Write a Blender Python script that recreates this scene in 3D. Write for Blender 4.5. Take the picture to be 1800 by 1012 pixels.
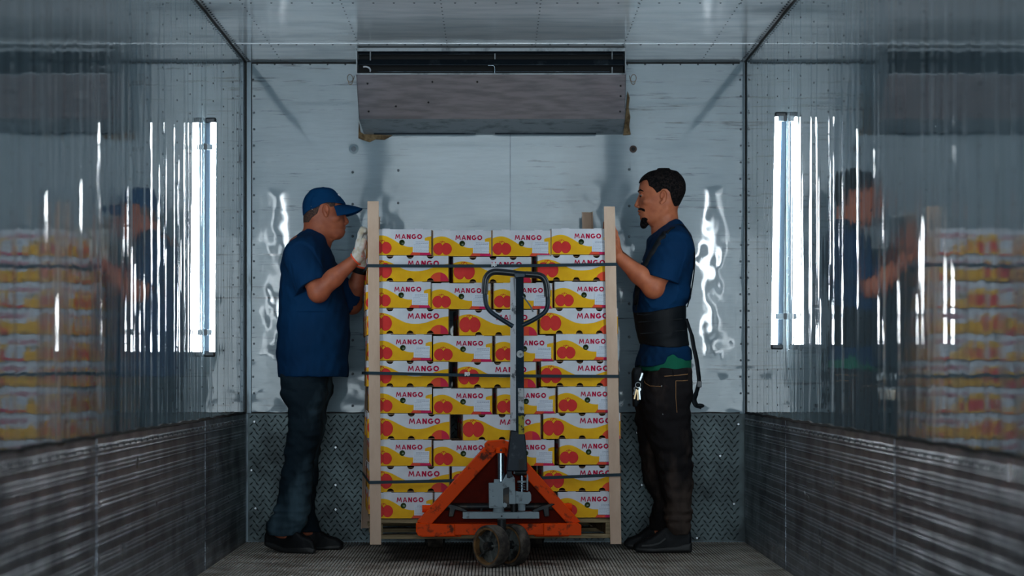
import bpy, math, random
import numpy as np
from mathutils import Vector, Matrix
from mathutils.geometry import delaunay_2d_cdt, tessellate_polygon
random.seed(7)
for o in list(bpy.data.objects):
    bpy.data.objects.remove(o, do_unlink=True)
scene = bpy.context.scene
COL = scene.collection
PI = math.pi

# ------------------------------------------------------------------ camera, light, exposure
CAMZ = 0.827            # eye height in metres
F = 4500.0              # focal length in pixels (1800 wide frame)
VX, VY = 870.0, 655.0   # where the camera's axis meets the picture
cam = bpy.data.cameras.new('camera'); camo = bpy.data.objects.new('camera', cam); COL.objects.link(camo)
camo.location = (0, 0, CAMZ); camo.rotation_euler = (PI/2, 0, 0)
cam.sensor_width = 36.0; cam.lens = F/1800*36.0
cam.shift_x = (900-VX)/1800; cam.shift_y = (VY-506)/1800
cam.clip_end = 200; cam.clip_start = 0.05
cam.dof.use_dof = True; cam.dof.focus_distance = 11.1; cam.dof.aperture_fstop = 2.8
scene.camera = camo

world = bpy.data.worlds.new('world'); scene.world = world; world.use_nodes = True
wb = world.node_tree.nodes['Background']
wb.inputs[0].default_value = (0.62, 0.80, 1.0, 1); wb.inputs[1].default_value = 0.8

def area_light(name, loc, rot, sx, sy, power, color):
    l = bpy.data.lights.new(name, 'AREA'); l.shape = 'RECTANGLE'; l.size = sx; l.size_y = sy
    l.energy = power; l.color = color
    o = bpy.data.objects.new(name, l); COL.objects.link(o); o.location = loc; o.rotation_euler = rot
    return o
area_light('dock_daylight', (0, -1.2, 1.3), (math.radians(90), 0, 0), 2.2, 2.1, 165, (0.80, 0.93, 1.0))
TUBE_EMIT = 64.0
scene.view_settings.view_transform = 'Standard'; scene.view_settings.look = 'None'
scene.view_settings.exposure = 0.0; scene.view_settings.gamma = 1.0
scene.view_settings.use_curve_mapping = False

# ------------------------------------------------------------------ helpers
def W(px, py, Y):
    """the world point at depth Y that the photograph shows at pixel px, py"""
    s = F/Y
    return np.array([(px-VX)/s, Y, CAMZ-(py-VY)/s])

ROOTM = {}
def tag(o, label=None, cat=None, group=None, kind=None):
    if label: o['label'] = label
    if cat: o['category'] = cat
    if group: o['group'] = group
    if kind: o['kind'] = kind
    return o
def thing(name, label, cat, loc=(0, 0, 0), rotz=0.0, group=None):
    o = bpy.data.objects.new(name, None); COL.objects.link(o)
    o.empty_display_size = 0.1
    o.location = loc; o.rotation_euler = (0, 0, rotz)
    ROOTM[o.name] = Matrix.Translation(Vector(loc)) @ Matrix.Rotation(rotz, 4, 'Z')
    return tag(o, label, cat, group)

def link_mesh(name, me, parent=None, origin=None):
    o = bpy.data.objects.new(name, me); COL.objects.link(o)
    if parent is not None:
        o.parent = parent; ROOTM[o.name] = ROOTM.get(parent.name, Matrix.Identity(4))
    return o

def smooth_mesh(me, angle):
    if angle is None: return
    me.polygons.foreach_set('use_smooth', [True]*len(me.polygons))
    if angle < 180: me.set_sharp_from_angle(angle=math.radians(angle))

class MB:
    """collects geometry for ONE mesh object"""
    def __init__(self): self.v = []; self.f = []; self.m = []; self.mi = 0
    def add(self, vs, fs):
        b = len(self.v); self.v += [tuple(map(float, p)) for p in vs]
        self.f += [tuple(i+b for i in f) for f in fs]; self.m += [self.mi]*len(fs)
        return self
    def box(self, c, s, R=None):
        hx, hy, hz = s[0]/2, s[1]/2, s[2]/2
        vs = [Vector((x, y, z)) for z in (-hz, hz) for y in (-hy, hy) for x in (-hx, hx)]
        if R is not None: vs = [R @ v for v in vs]
        c = Vector(c); vs = [v+c for v in vs]
        return self.add(vs, [(0, 2, 3, 1), (4, 5, 7, 6), (0, 1, 5, 4), (2, 6, 7, 3), (0, 4, 6, 2), (1, 3, 7, 5)])
    def bar(self, a, b, w, t, side=(0, 1, 0)):
        """box from a to b, t along side, w across"""
        a = Vector(a); b = Vector(b); d = b-a; L = d.length; z = d.normalized()
        y = Vector(side); y = (y - z*y.dot(z)).normalized(); x = y.cross(z)
        R = Matrix((x, y, z)).transposed()
        return self.box((a+b)/2, (w, t, L), R)
    def ring(self, c, ax, r, n, ex=None):
        ax = Vector(ax).normalized(); e = Vector(ex) if ex is not None else (Vector((0, 0, 1)) if abs(ax.z) < .9 else Vector((1, 0, 0)))
        e = (e-ax*e.dot(ax)).normalized(); g = ax.cross(e); c = Vector(c)
        return [c + e*(r*math.cos(2*PI*i/n)) + g*(r*math.sin(2*PI*i/n)) for i in range(n)]
    def cyl(self, a, b, r0, r1=None, n=20, cap=True):
        r1 = r0 if r1 is None else r1
        ax = Vector(b)-Vector(a)
        vs = self.ring(a, ax, r0, n)+self.ring(b, ax, r1, n)
        fs = [(i, (i+1) % n, n+(i+1) % n, n+i) for i in range(n)]
        if cap: fs += [tuple(range(n-1, -1, -1)), tuple(range(n, 2*n))]
        return self.add(vs, fs)
    def lathe(self, prof, o, ax, n=32, closed=False):
        o = Vector(o); ax = Vector(ax).normalized(); vs = []; m = len(prof)
        for r, h in prof: vs += self.ring(o+ax*h, ax, max(r, 1e-5), n)
        rows = m if closed else m-1
        fs = [(k*n+i, k*n+(i+1) % n, ((k+1) % m)*n+(i+1) % n, ((k+1) % m)*n+i) for k in range(rows) for i in range(n)]
        return self.add(vs, fs)
    def tube(self, pts, r, n=12, cap=True, closed=False, flat=None):
        P = [Vector(p) for p in pts]; m = len(P); vs = []; e = None
        rr = r if hasattr(r, '__len__') else [r]*m
        for k, p in enumerate(P):
            if closed: t = P[(k+1) % m]-P[k-1]
            else: t = (P[min(k+1, m-1)]-P[max(k-1, 0)])
            t.normalize()
            if e is None: e = Vector((0, 0, 1)) if abs(t.z) < .9 else Vector((1, 0, 0))
            e = (e-t*e.dot(t)).normalized(); g = t.cross(e)
            vs += [p+e*(rr[k]*math.cos(2*PI*i/n))+g*(rr[k]*math.sin(2*PI*i/n)) for i in range(n)]
        fs = [(k*n+i, k*n+(i+1) % n, ((k+1) % m)*n+(i+1) % n, ((k+1) % m)*n+i) for k in range(m if closed else m-1) for i in range(n)]
        if cap and not closed: fs += [tuple(range(n-1, -1, -1)), tuple(range((m-1)*n, m*n))]
        return self.add(vs, fs)
    def ribbon(self, pts, w, t, side, closed=False):
        """flat band; side = direction of its width (constant or one per point)"""
        P = [Vector(p) for p in pts]; m = len(P); vs = []
        for k, p in enumerate(P):
            tt = (P[(k+1) % m]-P[k-1]) if closed else (P[min(k+1, m-1)]-P[max(k-1, 0)])
            tt.normalize(); s = Vector(side[k] if hasattr(side[0], '__len__') else side)
            s = (s-tt*s.dot(tt)).normalized(); nrm = tt.cross(s)
            ww = w[k] if hasattr(w, '__len__') else w
            vs += [p+s*ww/2+nrm*t/2, p-s*ww/2+nrm*t/2, p-s*ww/2-nrm*t/2, p+s*ww/2-nrm*t/2]
        fs = [(k*4+i, k*4+(i+1) % 4, ((k+1) % m)*4+(i+1) % 4, ((k+1) % m)*4+i) for k in range(m if closed else m-1) for i in range(4)]
        if not closed: fs += [(3, 2, 1, 0), tuple(range((m-1)*4, m*4))]
        return self.add(vs, fs)
    def prism(self, poly, tr, th, holes=()):
        """2d polygon (a,b) extruded; tr(a,b,c) gives a point; c from 0 to th"""
        loops = [list(poly)]+[list(h) for h in holes]
        flat = [p for l in loops for p in l]; n = len(flat)
        tris = tessellate_polygon([[Vector((p[0], p[1], 0)) for p in l] for l in loops])
        vs = [tr(p[0], p[1], 0.0) for p in flat]+[tr(p[0], p[1], th) for p in flat]
        fs = [tuple(t) for t in tris]+[tuple(i+n for i in reversed(t)) for t in tris]
        b = 0
        for l in loops:
            k = len(l)
            fs += [(b+i, b+(i+1) % k, n+b+(i+1) % k, n+b+i) for i in range(k)]
            b += k
        return self.add(vs, fs)
    def ball(self, c, r, n=12, m=8, R=None):
        r = r if hasattr(r, '__len__') else (r, r, r); c = Vector(c); vs = []; fs = []
        for j in range(m+1):
            th = PI*j/m
            for i in range(n):
                ph = 2*PI*i/n; v = Vector((r[0]*math.sin(th)*math.cos(ph), r[1]*math.sin(th)*math.sin(ph), r[2]*math.cos(th)))
                vs.append((R @ v if R is not None else v)+c)
        for j in range(m):
            for i in range(n): fs.append((j*n+i, j*n+(i+1) % n, (j+1)*n+(i+1) % n, (j+1)*n+i))
        return self.add(vs, fs)
    def build(self, name, mats, parent=None, smooth=None, bevel=0, fix=True, kind=None, local=False):
        mats = mats if isinstance(mats, (list, tuple)) else [mats]
        vs = self.v
        if parent is not None and not local:
            Mi = ROOTM.get(parent.name, Matrix.Identity(4)).inverted()
            vs = [tuple(Mi @ Vector(v)) for v in vs]
        me = bpy.data.meshes.new(name); me.from_pydata(vs, [], self.f)
        for m in mats: me.materials.append(m)
        me.polygons.foreach_set('material_index', self.m); me.update()
        if fix:
            import bmesh
            bm = bmesh.new(); bm.from_mesh(me); bmesh.ops.remove_doubles(bm, verts=bm.verts, dist=1e-6)
            bmesh.ops.recalc_face_normals(bm, faces=bm.faces); bm.to_mesh(me); bm.free()
        smooth_mesh(me, smooth)
        o = link_mesh(name, me, parent)
        if bevel:
            b = o.modifiers.new('bevel', 'BEVEL'); b.width = bevel; b.segments = 2; b.limit_method = 'ANGLE'; b.angle_limit = math.radians(40)
        if kind: o['kind'] = kind
        return o

# ------------------------------------------------------------------ materials
MATS = {}
def srgb(r, g, b):
    def f(c):
        c /= 255.0
        return c/12.92 if c <= .04045 else ((c+.055)/1.055)**2.4
    return (f(r), f(g), f(b), 1)
class NT:
    def __init__(self, name):
        self.mat = bpy.data.materials.new(name); self.mat.use_nodes = True; self.t = self.mat.node_tree
        self.p = self.t.nodes['Principled BSDF']; MATS[name] = self.mat
    def n(self, typ, **kw):
        nd = self.t.nodes.new(typ)
        for k, v in kw.items():
            if k in nd.inputs.keys() if hasattr(nd.inputs, 'keys') else False: nd.inputs[k].default_value = v
            else: setattr(nd, k, v)
        return nd
    def l(self, a, b): self.t.links.new(a, b)
    def coords(self, scale=(1, 1, 1), kind='Object', rot=(0, 0, 0)):
        tc = self.n('ShaderNodeTexCoord'); mp = self.n('ShaderNodeMapping'); mp.inputs['Scale'].default_value = scale; mp.inputs['Rotation'].default_value = rot
        self.l(tc.outputs[kind], mp.inputs['Vector']); return mp.outputs['Vector']
    def noise(self, vec, scale=5, detail=3, rough=.5, dist=0):
        nd = self.n('ShaderNodeTexNoise'); nd.inputs['Scale'].default_value = scale; nd.inputs['Detail'].default_value = detail
        nd.inputs['Roughness'].default_value = rough; nd.inputs['Distortion'].default_value = dist
        self.l(vec, nd.inputs['Vector']); return nd.outputs['Fac']
    def ramp(self, fac, stops):
        nd = self.n('ShaderNodeValToRGB'); e = nd.color_ramp.elements
        e[0].position, e[0].color = stops[0]; e[1].position, e[1].color = stops[-1]
        for p, c in stops[1:-1]: x = e.new(p); x.color = c
        self.l(fac, nd.inputs['Fac']); return nd.outputs['Color']
    def mix(self, fac, a, b, blend='MIX'):
        nd = self.n('ShaderNodeMix'); nd.data_type = 'RGBA'; nd.blend_type = blend
        if hasattr(fac, 'is_linked') or hasattr(fac, 'links'): self.l(fac, nd.inputs[0])
        else: nd.inputs[0].default_value = fac
        for x, i in ((a, 6), (b, 7)):
            if isinstance(x, tuple): nd.inputs[i].default_value = x
            else: self.l(x, nd.inputs[i])
        return nd.outputs[2]
    def math(self, op, a, b=0.0, c=None):
        nd = self.n('ShaderNodeMath'); nd.operation = op
        for i, x in enumerate((a, b) if c is None else (a, b, c)):
            if isinstance(x, (int, float)): nd.inputs[i].default_value = x
            else: self.l(x, nd.inputs[i])
        return nd.outputs[0]
    def bump(self, h, strength=.3, dist=.002, prev=None):
        nd = self.n('ShaderNodeBump'); nd.inputs['Strength'].default_value = strength; nd.inputs['Distance'].default_value = dist
        self.l(h, nd.inputs['Height'])
        if prev is not None: self.l(prev, nd.inputs['Normal'])
        return nd.outputs['Normal']
    def setn(self, n): self.l(n, self.p.inputs['Normal'])
    def setc(self, c): self.l(c, self.p.inputs['Base Color'])
def simple(name, col, rough=.5, metal=0.0, **kw):
    m = NT(name); m.p.inputs['Base Color'].default_value = col; m.p.inputs['Roughness'].default_value = rough; m.p.inputs['Metallic'].default_value = metal
    for k, v in kw.items(): m.p.inputs[k].default_value = v
    return m
def worn(name, c0, c1, rough=.5, metal=0, scale=20, lo=.45, hi=.6, bump=.1, stretch=(1, 1, 1), bd=.001):
    """colour c0 with patches of c1 (rust, chips, dirt)"""
    m = simple(name, c0, rough, metal); v = m.coords(stretch)
    n = m.noise(v, scale, 6, .65); c = m.ramp(n, [(lo, c0), (hi, c1)]); m.setc(c)
    if bump: m.setn(m.bump(m.noise(v, scale*3, 3), bump, bd))
    m.p.inputs['Specular IOR Level'].default_value = .25
    return m.mat

# glossy white side lining: gel-coated sheet with vertical waves
def wall_lining():
    m = simple('glossy_white_lining', srgb(150, 166, 176), .045); m.p.inputs['Specular IOR Level'].default_value = .4; m.p.inputs['IOR'].default_value = 2.1
    v = m.coords((1, 1, 1), 'Object')
    dirt = m.noise(m.coords((1, 6, .6)), 3, 6, .6); big = m.noise(v, .9, 4)
    c = m.ramp(dirt, [(.30, srgb(100, 118, 128)), (.46, srgb(142, 162, 172)), (.8, srgb(154, 174, 184))])
    c = m.mix(m.math('MULTIPLY', big, .35), c, srgb(92, 114, 126))
    m.setc(c)
    ro = m.noise(m.coords((1, 3, .8)), 5, 5); r2 = m.ramp(ro, [(.35, (.008,)*3+(1,)), (.7, (.055,)*3+(1,))]); m.l(r2, m.p.inputs['Roughness'])
    h1 = m.noise(m.coords((1, 2.2, .30)), 2.0, 1, .4)
    rg = m.ramp(m.noise(m.coords((1, 5.5, .22)), 2.4, 2, .5), [(.545, (0, 0, 0, 1)), (.60, (1, 1, 1, 1)), (.66, (0, 0, 0, 1))])
    h2 = m.noise(m.coords((1, 1.6, 1.3)), 5, 2, .5)
    h4 = m.noise(m.coords((1, 5.5, .45)), 2.6, 2, .5)
    n1 = m.bump(h1, 1.0, .0008); n2 = m.bump(rg, 1.0, .0004, n1); n3 = m.bump(h2, 1.0, .0008, m.bump(h4, 1.0, .00022, n2)); m.setn(n3)
    return m.mat
def ceiling_lining():
    m = simple('glossy_white_ceiling', srgb(158, 174, 184), .10)
    v = m.coords()
    c = m.ramp(m.noise(m.coords((1, 3, 1)), 3, 5), [(.3, srgb(196, 210, 218)), (.6, srgb(222, 232, 238))]); m.setc(c)
    m.setn(m.bump(m.noise(v, 3.5, 2, .4), 1.0, .0035))
    return m.mat
def bulkhead_paint():
    m = simple('scuffed_white_bulkhead', srgb(150, 166, 176), .045); m.p.inputs['Specular IOR Level'].default_value = .32
    v = m.coords(); sc = m.noise(m.coords((1.6, 1, 16)), 3.2, 7, .7)
    # dark horizontal scuffs, mainly low on the wall
    scr = m.noise(m.coords((.85, 1, 17)), 3.4, 6, .74)
    f = m.ramp(scr, [(.57, (0, 0, 0, 1)), (.64, (1, 1, 1, 1))])
    gate = m.ramp(m.noise(v, 2.6, 3), [(.46, (0, 0, 0, 1)), (.56, (1, 1, 1, 1))])
    f = m.mix(1.0, f, gate, 'MULTIPLY')
    c = m.ramp(sc, [(.25, srgb(140, 160, 170)), (.6, srgb(151, 171, 182))])
    c = m.mix(m.math('MULTIPLY', f, .85), c, srgb(48, 56, 62)); m.setc(c)
    sx = m.n('ShaderNodeSeparateXYZ'); m.l(v, sx.inputs[0]); low = m.ramp(m.math('DIVIDE', sx.outputs[2], 2.4), [(.60, (1, 1, 1, 1)), (.74, (.06, .06, .06, 1))])
    dn = m.mix(1.0, m.noise(v, 4.2, 2, .5), low, 'MULTIPLY'); n1 = m.bump(dn, 1.0, .007)      # the lower sheets are dented by loads
    wv = m.n('ShaderNodeTexWave'); wv.bands_direction = 'Z'; wv.inputs['Scale'].default_value = 4.2; wv.inputs['Distortion'].default_value = .4
    m.l(v, wv.inputs['Vector'])
    m.setn(m.bump(m.mix(1.0, m.noise(m.coords((1, 1, 2)), 4, 2), low, 'MULTIPLY'), .7, .0014, n1))
    return m.mat
def kick_aluminium():
    m = simple('embossed_kick_aluminium', srgb(92, 94, 98), .3, .7)
    # small upright embossed dashes in rows
    br = m.n('ShaderNodeTexBrick'); br.offset = .5; br.inputs['Scale'].default_value = 1.0
    br.inputs['Brick Width'].default_value = .028; br.inputs['Row Height'].default_value = .0145; br.inputs['Mortar Size'].default_value = .0045; br.inputs['Mortar Smooth'].default_value = .6
    tc = m.n('ShaderNodeTexCoord'); sp = m.n('ShaderNodeSeparateXYZ'); cb = m.n('ShaderNodeCombineXYZ')
    m.l(tc.outputs['Object'], sp.inputs[0]); m.l(sp.outputs[1], cb.inputs[0]); m.l(sp.outputs[2], cb.inputs[1]); m.l(cb.outputs[0], br.inputs['Vector'])
    wv = m.n('ShaderNodeTexWave'); wv.bands_direction = 'Z'; wv.wave_profile = 'SIN'; wv.inputs['Scale'].default_value = 5.6; wv.inputs['Distortion'].default_value = .6; wv.inputs['Detail'].default_value = 1
    m.l(tc.outputs['Object'], wv.inputs['Vector'])
    dirt = m.noise(m.coords((1, 1.5, 2.5)), 2.5, 6)
    c = m.ramp(dirt, [(.35, srgb(92, 98, 106)), (.62, srgb(150, 158, 168))]); m.setc(c)
    msk = m.ramp(wv.outputs['Fac'], [(.25, (0, 0, 0, 1)), (.5, (1, 1, 1, 1))])
    c = m.mix(msk, m.mix(.32, c, srgb(34, 36, 40)), c); m.setc(c)
    n1 = m.bump(wv.outputs['Fac'], 1.0, .0008); m.setn(m.bump(m.math('MULTIPLY', m.math('SUBTRACT', 1.0, br.outputs['Fac']), msk), 1.0, .005, n1))
    r = m.ramp(dirt, [(.3, (.45,)*3+(1,)), (.7, (.26,)*3+(1,))]); m.l(r, m.p.inputs['Roughness'])
    return m.mat
M_LINE = wall_lining(); M_CEIL = ceiling_lining(); M_BULK = bulkhead_paint(); M_KICK = kick_aluminium()
M_TREAD = worn('tread_plate', srgb(66, 76, 78), srgb(38, 44, 46), .4, .7, 6, .4, .65, .15)
M_FLOOR = worn('ribbed_floor_aluminium', srgb(206, 200, 192), srgb(150, 140, 130), .5, .25, 5, .42, .62, .1, (1, 1, 1))
M_GROOVE = simple('dark_floor_groove', srgb(24, 23, 22), .8).mat  # near-black plate that shows in the grooves between the ribs
M_RIVET = simple('dark_rivet', srgb(52, 60, 66), .4, .6).mat
M_STEELRIV = simple('steel_rivet', srgb(150, 156, 160), .3, .9).mat
M_TRIM = worn('corner_trim', srgb(132, 148, 158), srgb(40, 44, 46), .35, .2, 4, .55, .72, .1, (3, 3, .6))
M_SEAL = simple('grimy_sealant', srgb(40, 40, 40), .8).mat
M_FOAM = worn('old_foam', srgb(150, 128, 96), srgb(96, 78, 56), .9, 0, 30, .4, .6, .6, bd=.004)
def em(name, col, s):
    m = NT(name); m.p.inputs['Base Color'].default_value = col; m.p.inputs['Emission Color'].default_value = col; m.p.inputs['Emission Strength'].default_value = s
    return m.mat
M_TUBE = em('led_tube_diffuser', (.86, .95, 1, 1), TUBE_EMIT)
M_CASE = simple('blue_grey_lamp_case', srgb(66, 84, 100), .4).mat
M_CAP = simple('black_end_cap', srgb(22, 30, 38), .4).mat
M_CLIP = simple('clear_clip', srgb(150, 165, 175), .2).mat
# air unit
def air_panel():
    m = simple('brushed_air_unit_steel', srgb(120, 122, 128), .26, .6)
    c = m.ramp(m.noise(m.coords((1, 1, 8)), 8, 6), [(.35, srgb(176, 174, 182)), (.6, srgb(206, 202, 210))]); m.setc(c)
    m.setn(m.bump(m.noise(m.coords((1, 1, 1)), 3, 2), .5, .002)); return m.mat
M_AIR = air_panel(); M_AIR2 = worn('air_unit_edge', srgb(168, 176, 182), srgb(96, 104, 108), .45, .2, 12, .5, .7)
M_BLACK = simple('dark_interior', srgb(10, 13, 16), .6).mat
M_DARKMET = worn('dark_blade_metal', srgb(34, 42, 50), srgb(70, 80, 88), .35, .7, 10, .55, .7)
# cartons
def board(name, col, dark=None, rough=.62, sc=900):
    m = simple(name, col, rough); m.p.inputs['Specular IOR Level'].default_value = .25
    v = m.coords(); n = m.noise(v, 14, 4); d = dark or tuple(x*.86 for x in col[:3])+(1,)
    m.setc(m.ramp(n, [(.3, d), (.62, col)]))
    m.setn(m.bump(m.noise(m.coords((260, 260, 6)), 1, 1), .35, .0006)); return m.mat
M_WHITE = board('white_print_board', srgb(216, 220, 228)); M_YEL = board('yellow_print', srgb(240, 186, 12), srgb(226, 166, 6))
M_RED = board('red_fruit_print', srgb(222, 58, 52), srgb(206, 40, 42)); M_RED2 = board('dark_red_outline_print', srgb(205, 26, 24))
M_MAG = board('magenta_print', srgb(206, 22, 88)); M_SUN = board('coral_print', srgb(226, 76, 48)); M_SUN2 = board('crimson_print', srgb(214, 38, 70))
M_TXT = simple('magenta_lettering', srgb(184, 6, 62), .6).mat
M_KRAFT = worn('kraft_board', srgb(166, 132, 104), srgb(140, 108, 82), .75, 0, 25, .4, .7, .2)
M_POST = worn('edge_board_kraft', srgb(206, 178, 156), srgb(192, 162, 140), .6, 0, 18, .4, .7, .12, (1, 1, .3))
M_STICK = simple('sticker_paper', srgb(206, 214, 226), .35).mat; M_INK = simple('sticker_ink', srgb(140, 148, 168), .6).mat
M_MANGO = simple('green_mango_skin', srgb(58, 84, 34), .35).mat
M_STRAP = simple('blue_grey_strap', srgb(38, 56, 66), .5).mat
M_WOOD = worn('pallet_wood', srgb(150, 134, 104), srgb(92, 78, 58), .8, 0, 8, .4, .65, .5, (.6, 8, 8), .002)
M_CLEAR = simple('pale_strap_clip', srgb(200, 206, 210), .3).mat
# jack
M_ORANGE = worn('chipped_orange_paint', srgb(236, 72, 4), srgb(92, 40, 22), .5, 0, 16, .56, .66, .15)
M_ORANGE_SHADE = worn('shaded_orange_paint', srgb(96, 20, 6), srgb(66, 16, 6), .5, 0, 6, .45, .7, .1)  # same orange paint, with the inner plate's shade put into its colour
M_PUMP = worn('grey_pump_paint', srgb(146, 160, 168), srgb(64, 66, 64), .4, .2, 22, .58, .7, .2)
M_CHROME = simple('chrome_ram', srgb(128, 140, 150), .25, 1.0).mat
M_IRON = worn('dark_cast_iron', srgb(46, 48, 50), srgb(84, 74, 64), .5, .6, 20, .5, .7, .3)
M_TYRE = worn('worn_rubber_tyre', srgb(96, 88, 80), srgb(46, 42, 40), .65, .1, 14, .38, .58, .5, bd=.002)
M_RUST = worn('rusty_rim', srgb(132, 98, 62), srgb(84, 62, 44), .6, .3, 26, .4, .65, .3)
M_HUB = worn('grey_wheel_disc', srgb(104, 108, 106), srgb(40, 40, 40), .5, .4, 12, .45, .6, .3)
M_LEVER = worn('blue_black_lever_paint', srgb(34, 52, 66), srgb(26, 34, 42), .38, .1, 9, .5, .7, .1)
M_LEVER2 = worn('pale_lever_side', srgb(196, 202, 210), srgb(80, 86, 94), .35, .1, 9, .56, .62, .1)  # paler tone for the lever's left face, with darker patches
M_LEVBLK = worn('black_lever_foot', srgb(18, 26, 34), srgb(60, 66, 70), .4, .3, 14, .6, .72)
M_GRIP = simple('black_rubber_grip', srgb(28, 36, 44), .38).mat
M_LABEL = worn('scuffed_white_label', srgb(200, 204, 206), srgb(110, 112, 112), .5, 0, 40, .5, .62, 0)
M_LABEL2 = worn('scuffed_yellow_label', srgb(176, 164, 40), srgb(38, 38, 30), .5, 0, 60, .5, .6, 0)
for mm_, sp_ in ((M_ORANGE, .1), (M_ORANGE_SHADE, .03), (M_PUMP, .12), (M_LEVBLK, .15), (M_STRAP, .12), (M_TXT, .15), (M_TYRE, .15), (M_WOOD, .1), (M_KRAFT, .1)): mm_.node_tree.nodes['Principled BSDF'].inputs['Specular IOR Level'].default_value = sp_
M_PUMP.node_tree.nodes['Principled BSDF'].inputs['Metallic'].default_value = 0
# people
def skin(name, c, c2):
    m = simple(name, c, .5); m.p.inputs['Specular IOR Level'].default_value = .3; m.p.inputs['Subsurface Weight'].default_value = .08; m.p.inputs['Subsurface Radius'].default_value = (.01, .004, .002)
    m.setc(m.ramp(m.noise(m.coords(), 22, 4), [(.35, c2), (.65, c)])); m.setn(m.bump(m.noise(m.coords(), 160, 2), .15, .0006)); return m.mat
M_SKINL = skin('brown_skin', srgb(168, 96, 68), srgb(142, 76, 54)); M_SKINR = skin('light_brown_skin', srgb(188, 112, 78), srgb(164, 92, 64))
def cloth(name, c, c2, sc=3, fine=500, rough=.85):
    m = simple(name, c, rough); m.p.inputs['Specular IOR Level'].default_value = .12
    m.setc(m.ramp(m.noise(m.coords(), sc, 5), [(.35, c2), (.65, c)]))
    n1 = m.bump(m.noise(m.coords((1, 1, .5)), 9, 3), .6, .012); m.setn(m.bump(m.noise(m.coords(), fine, 2), .25, .0008, n1)); return m.mat
M_NAVY = cloth('navy_tee_cotton', srgb(6, 50, 88), srgb(4, 38, 70)); M_CAPB = cloth('navy_cap_cotton', srgb(4, 60, 104), srgb(3, 48, 86), 5)
def denim(name, base, fade, lo, hi, sc):
    m = simple(name, base, .85); m.p.inputs['Specular IOR Level'].default_value = .1; v = m.coords((1.2, 1, .5))
    m.setc(m.ramp(m.noise(v, sc, 4, .55), [(lo, base), (hi, fade)]))
    n1 = m.bump(m.noise(m.coords((1, 1, .7)), 8, 4), .9, .02); m.setn(m.bump(m.noise(m.coords(), 600, 2), .25, .0008, n1)); return m.mat
M_DENIML = denim('faded_blue_black_denim', srgb(20, 33, 42), srgb(74, 98, 112), .46, .70, 3.2)
M_DENIMR = denim('brown_black_denim', srgb(28, 26, 28), srgb(86, 73, 66), .47, .74, 4.5)
M_SHOE = worn('black_shoe_leather', srgb(8, 11, 15), srgb(14, 17, 22), .62, 0, 9, .4, .7, .2); M_SOLE = simple('black_shoe_sole', srgb(14, 17, 20), .55).mat
def knit():
    m = simple('white_knit_glove', srgb(202, 198, 190), .9); m.setc(m.ramp(m.noise(m.coords(), 26, 4), [(.38, srgb(180, 168, 144)), (.58, srgb(206, 203, 197))]))
    m.setn(m.bump(m.noise(m.coords((420, 420, 90)), 1, 1), .7, .0015)); return m.mat
M_GLOVE = knit(); M_OGL = simple('orange_glove_hem', srgb(222, 74, 30), .7).mat
def curls():
    m = simple('short_black_curls', srgb(20, 20, 24), .8); m.p.inputs['Specular IOR Level'].default_value = .1; m.setc(m.ramp(m.noise(m.coords(), 120, 2), [(.4, srgb(8, 9, 11)), (.66, srgb(36, 30, 29))])); m.setn(m.bump(m.noise(m.coords(), 130, 2), 1, .006)); return m.mat
M_HAIR = curls(); M_STUB = worn('shaved_stubble', srgb(88, 62, 52), srgb(48, 38, 36), .7, 0, 160, .4, .6, .3)
M_BELT = cloth('black_elastic_belt', srgb(22, 27, 32), srgb(16, 20, 24), 4, 300, .6); M_GREEN = cloth('green_waistband_cotton', srgb(28, 110, 84), srgb(20, 92, 70))
M_EYEW = simple('eye_white', srgb(112, 98, 92), .4).mat; M_EYEB = simple('dark_iris', srgb(20, 14, 12), .2).mat; M_LIP = simple('lip_skin', srgb(128, 70, 62), .45).mat
M_BRASS = simple('brass_key', srgb(150, 130, 100), .35, .9).mat; M_TAN = simple('tan_thread', srgb(150, 110, 70), .8).mat; M_WHT = simple('white_logo_thread', srgb(215, 220, 225), .6).mat

# ------------------------------------------------------------------ the trailer body
XL, XR, YB, ZC, Y0 = -1.222, 1.226, 12.53, 2.345, -0.9
KZ = 0.628              # top of the kick plates
def rivet(mb, p, ax, r=.005, h=.003, n=6): mb.cyl(p, Vector(p)+Vector(ax)*h, r, r*.6, n)

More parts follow.
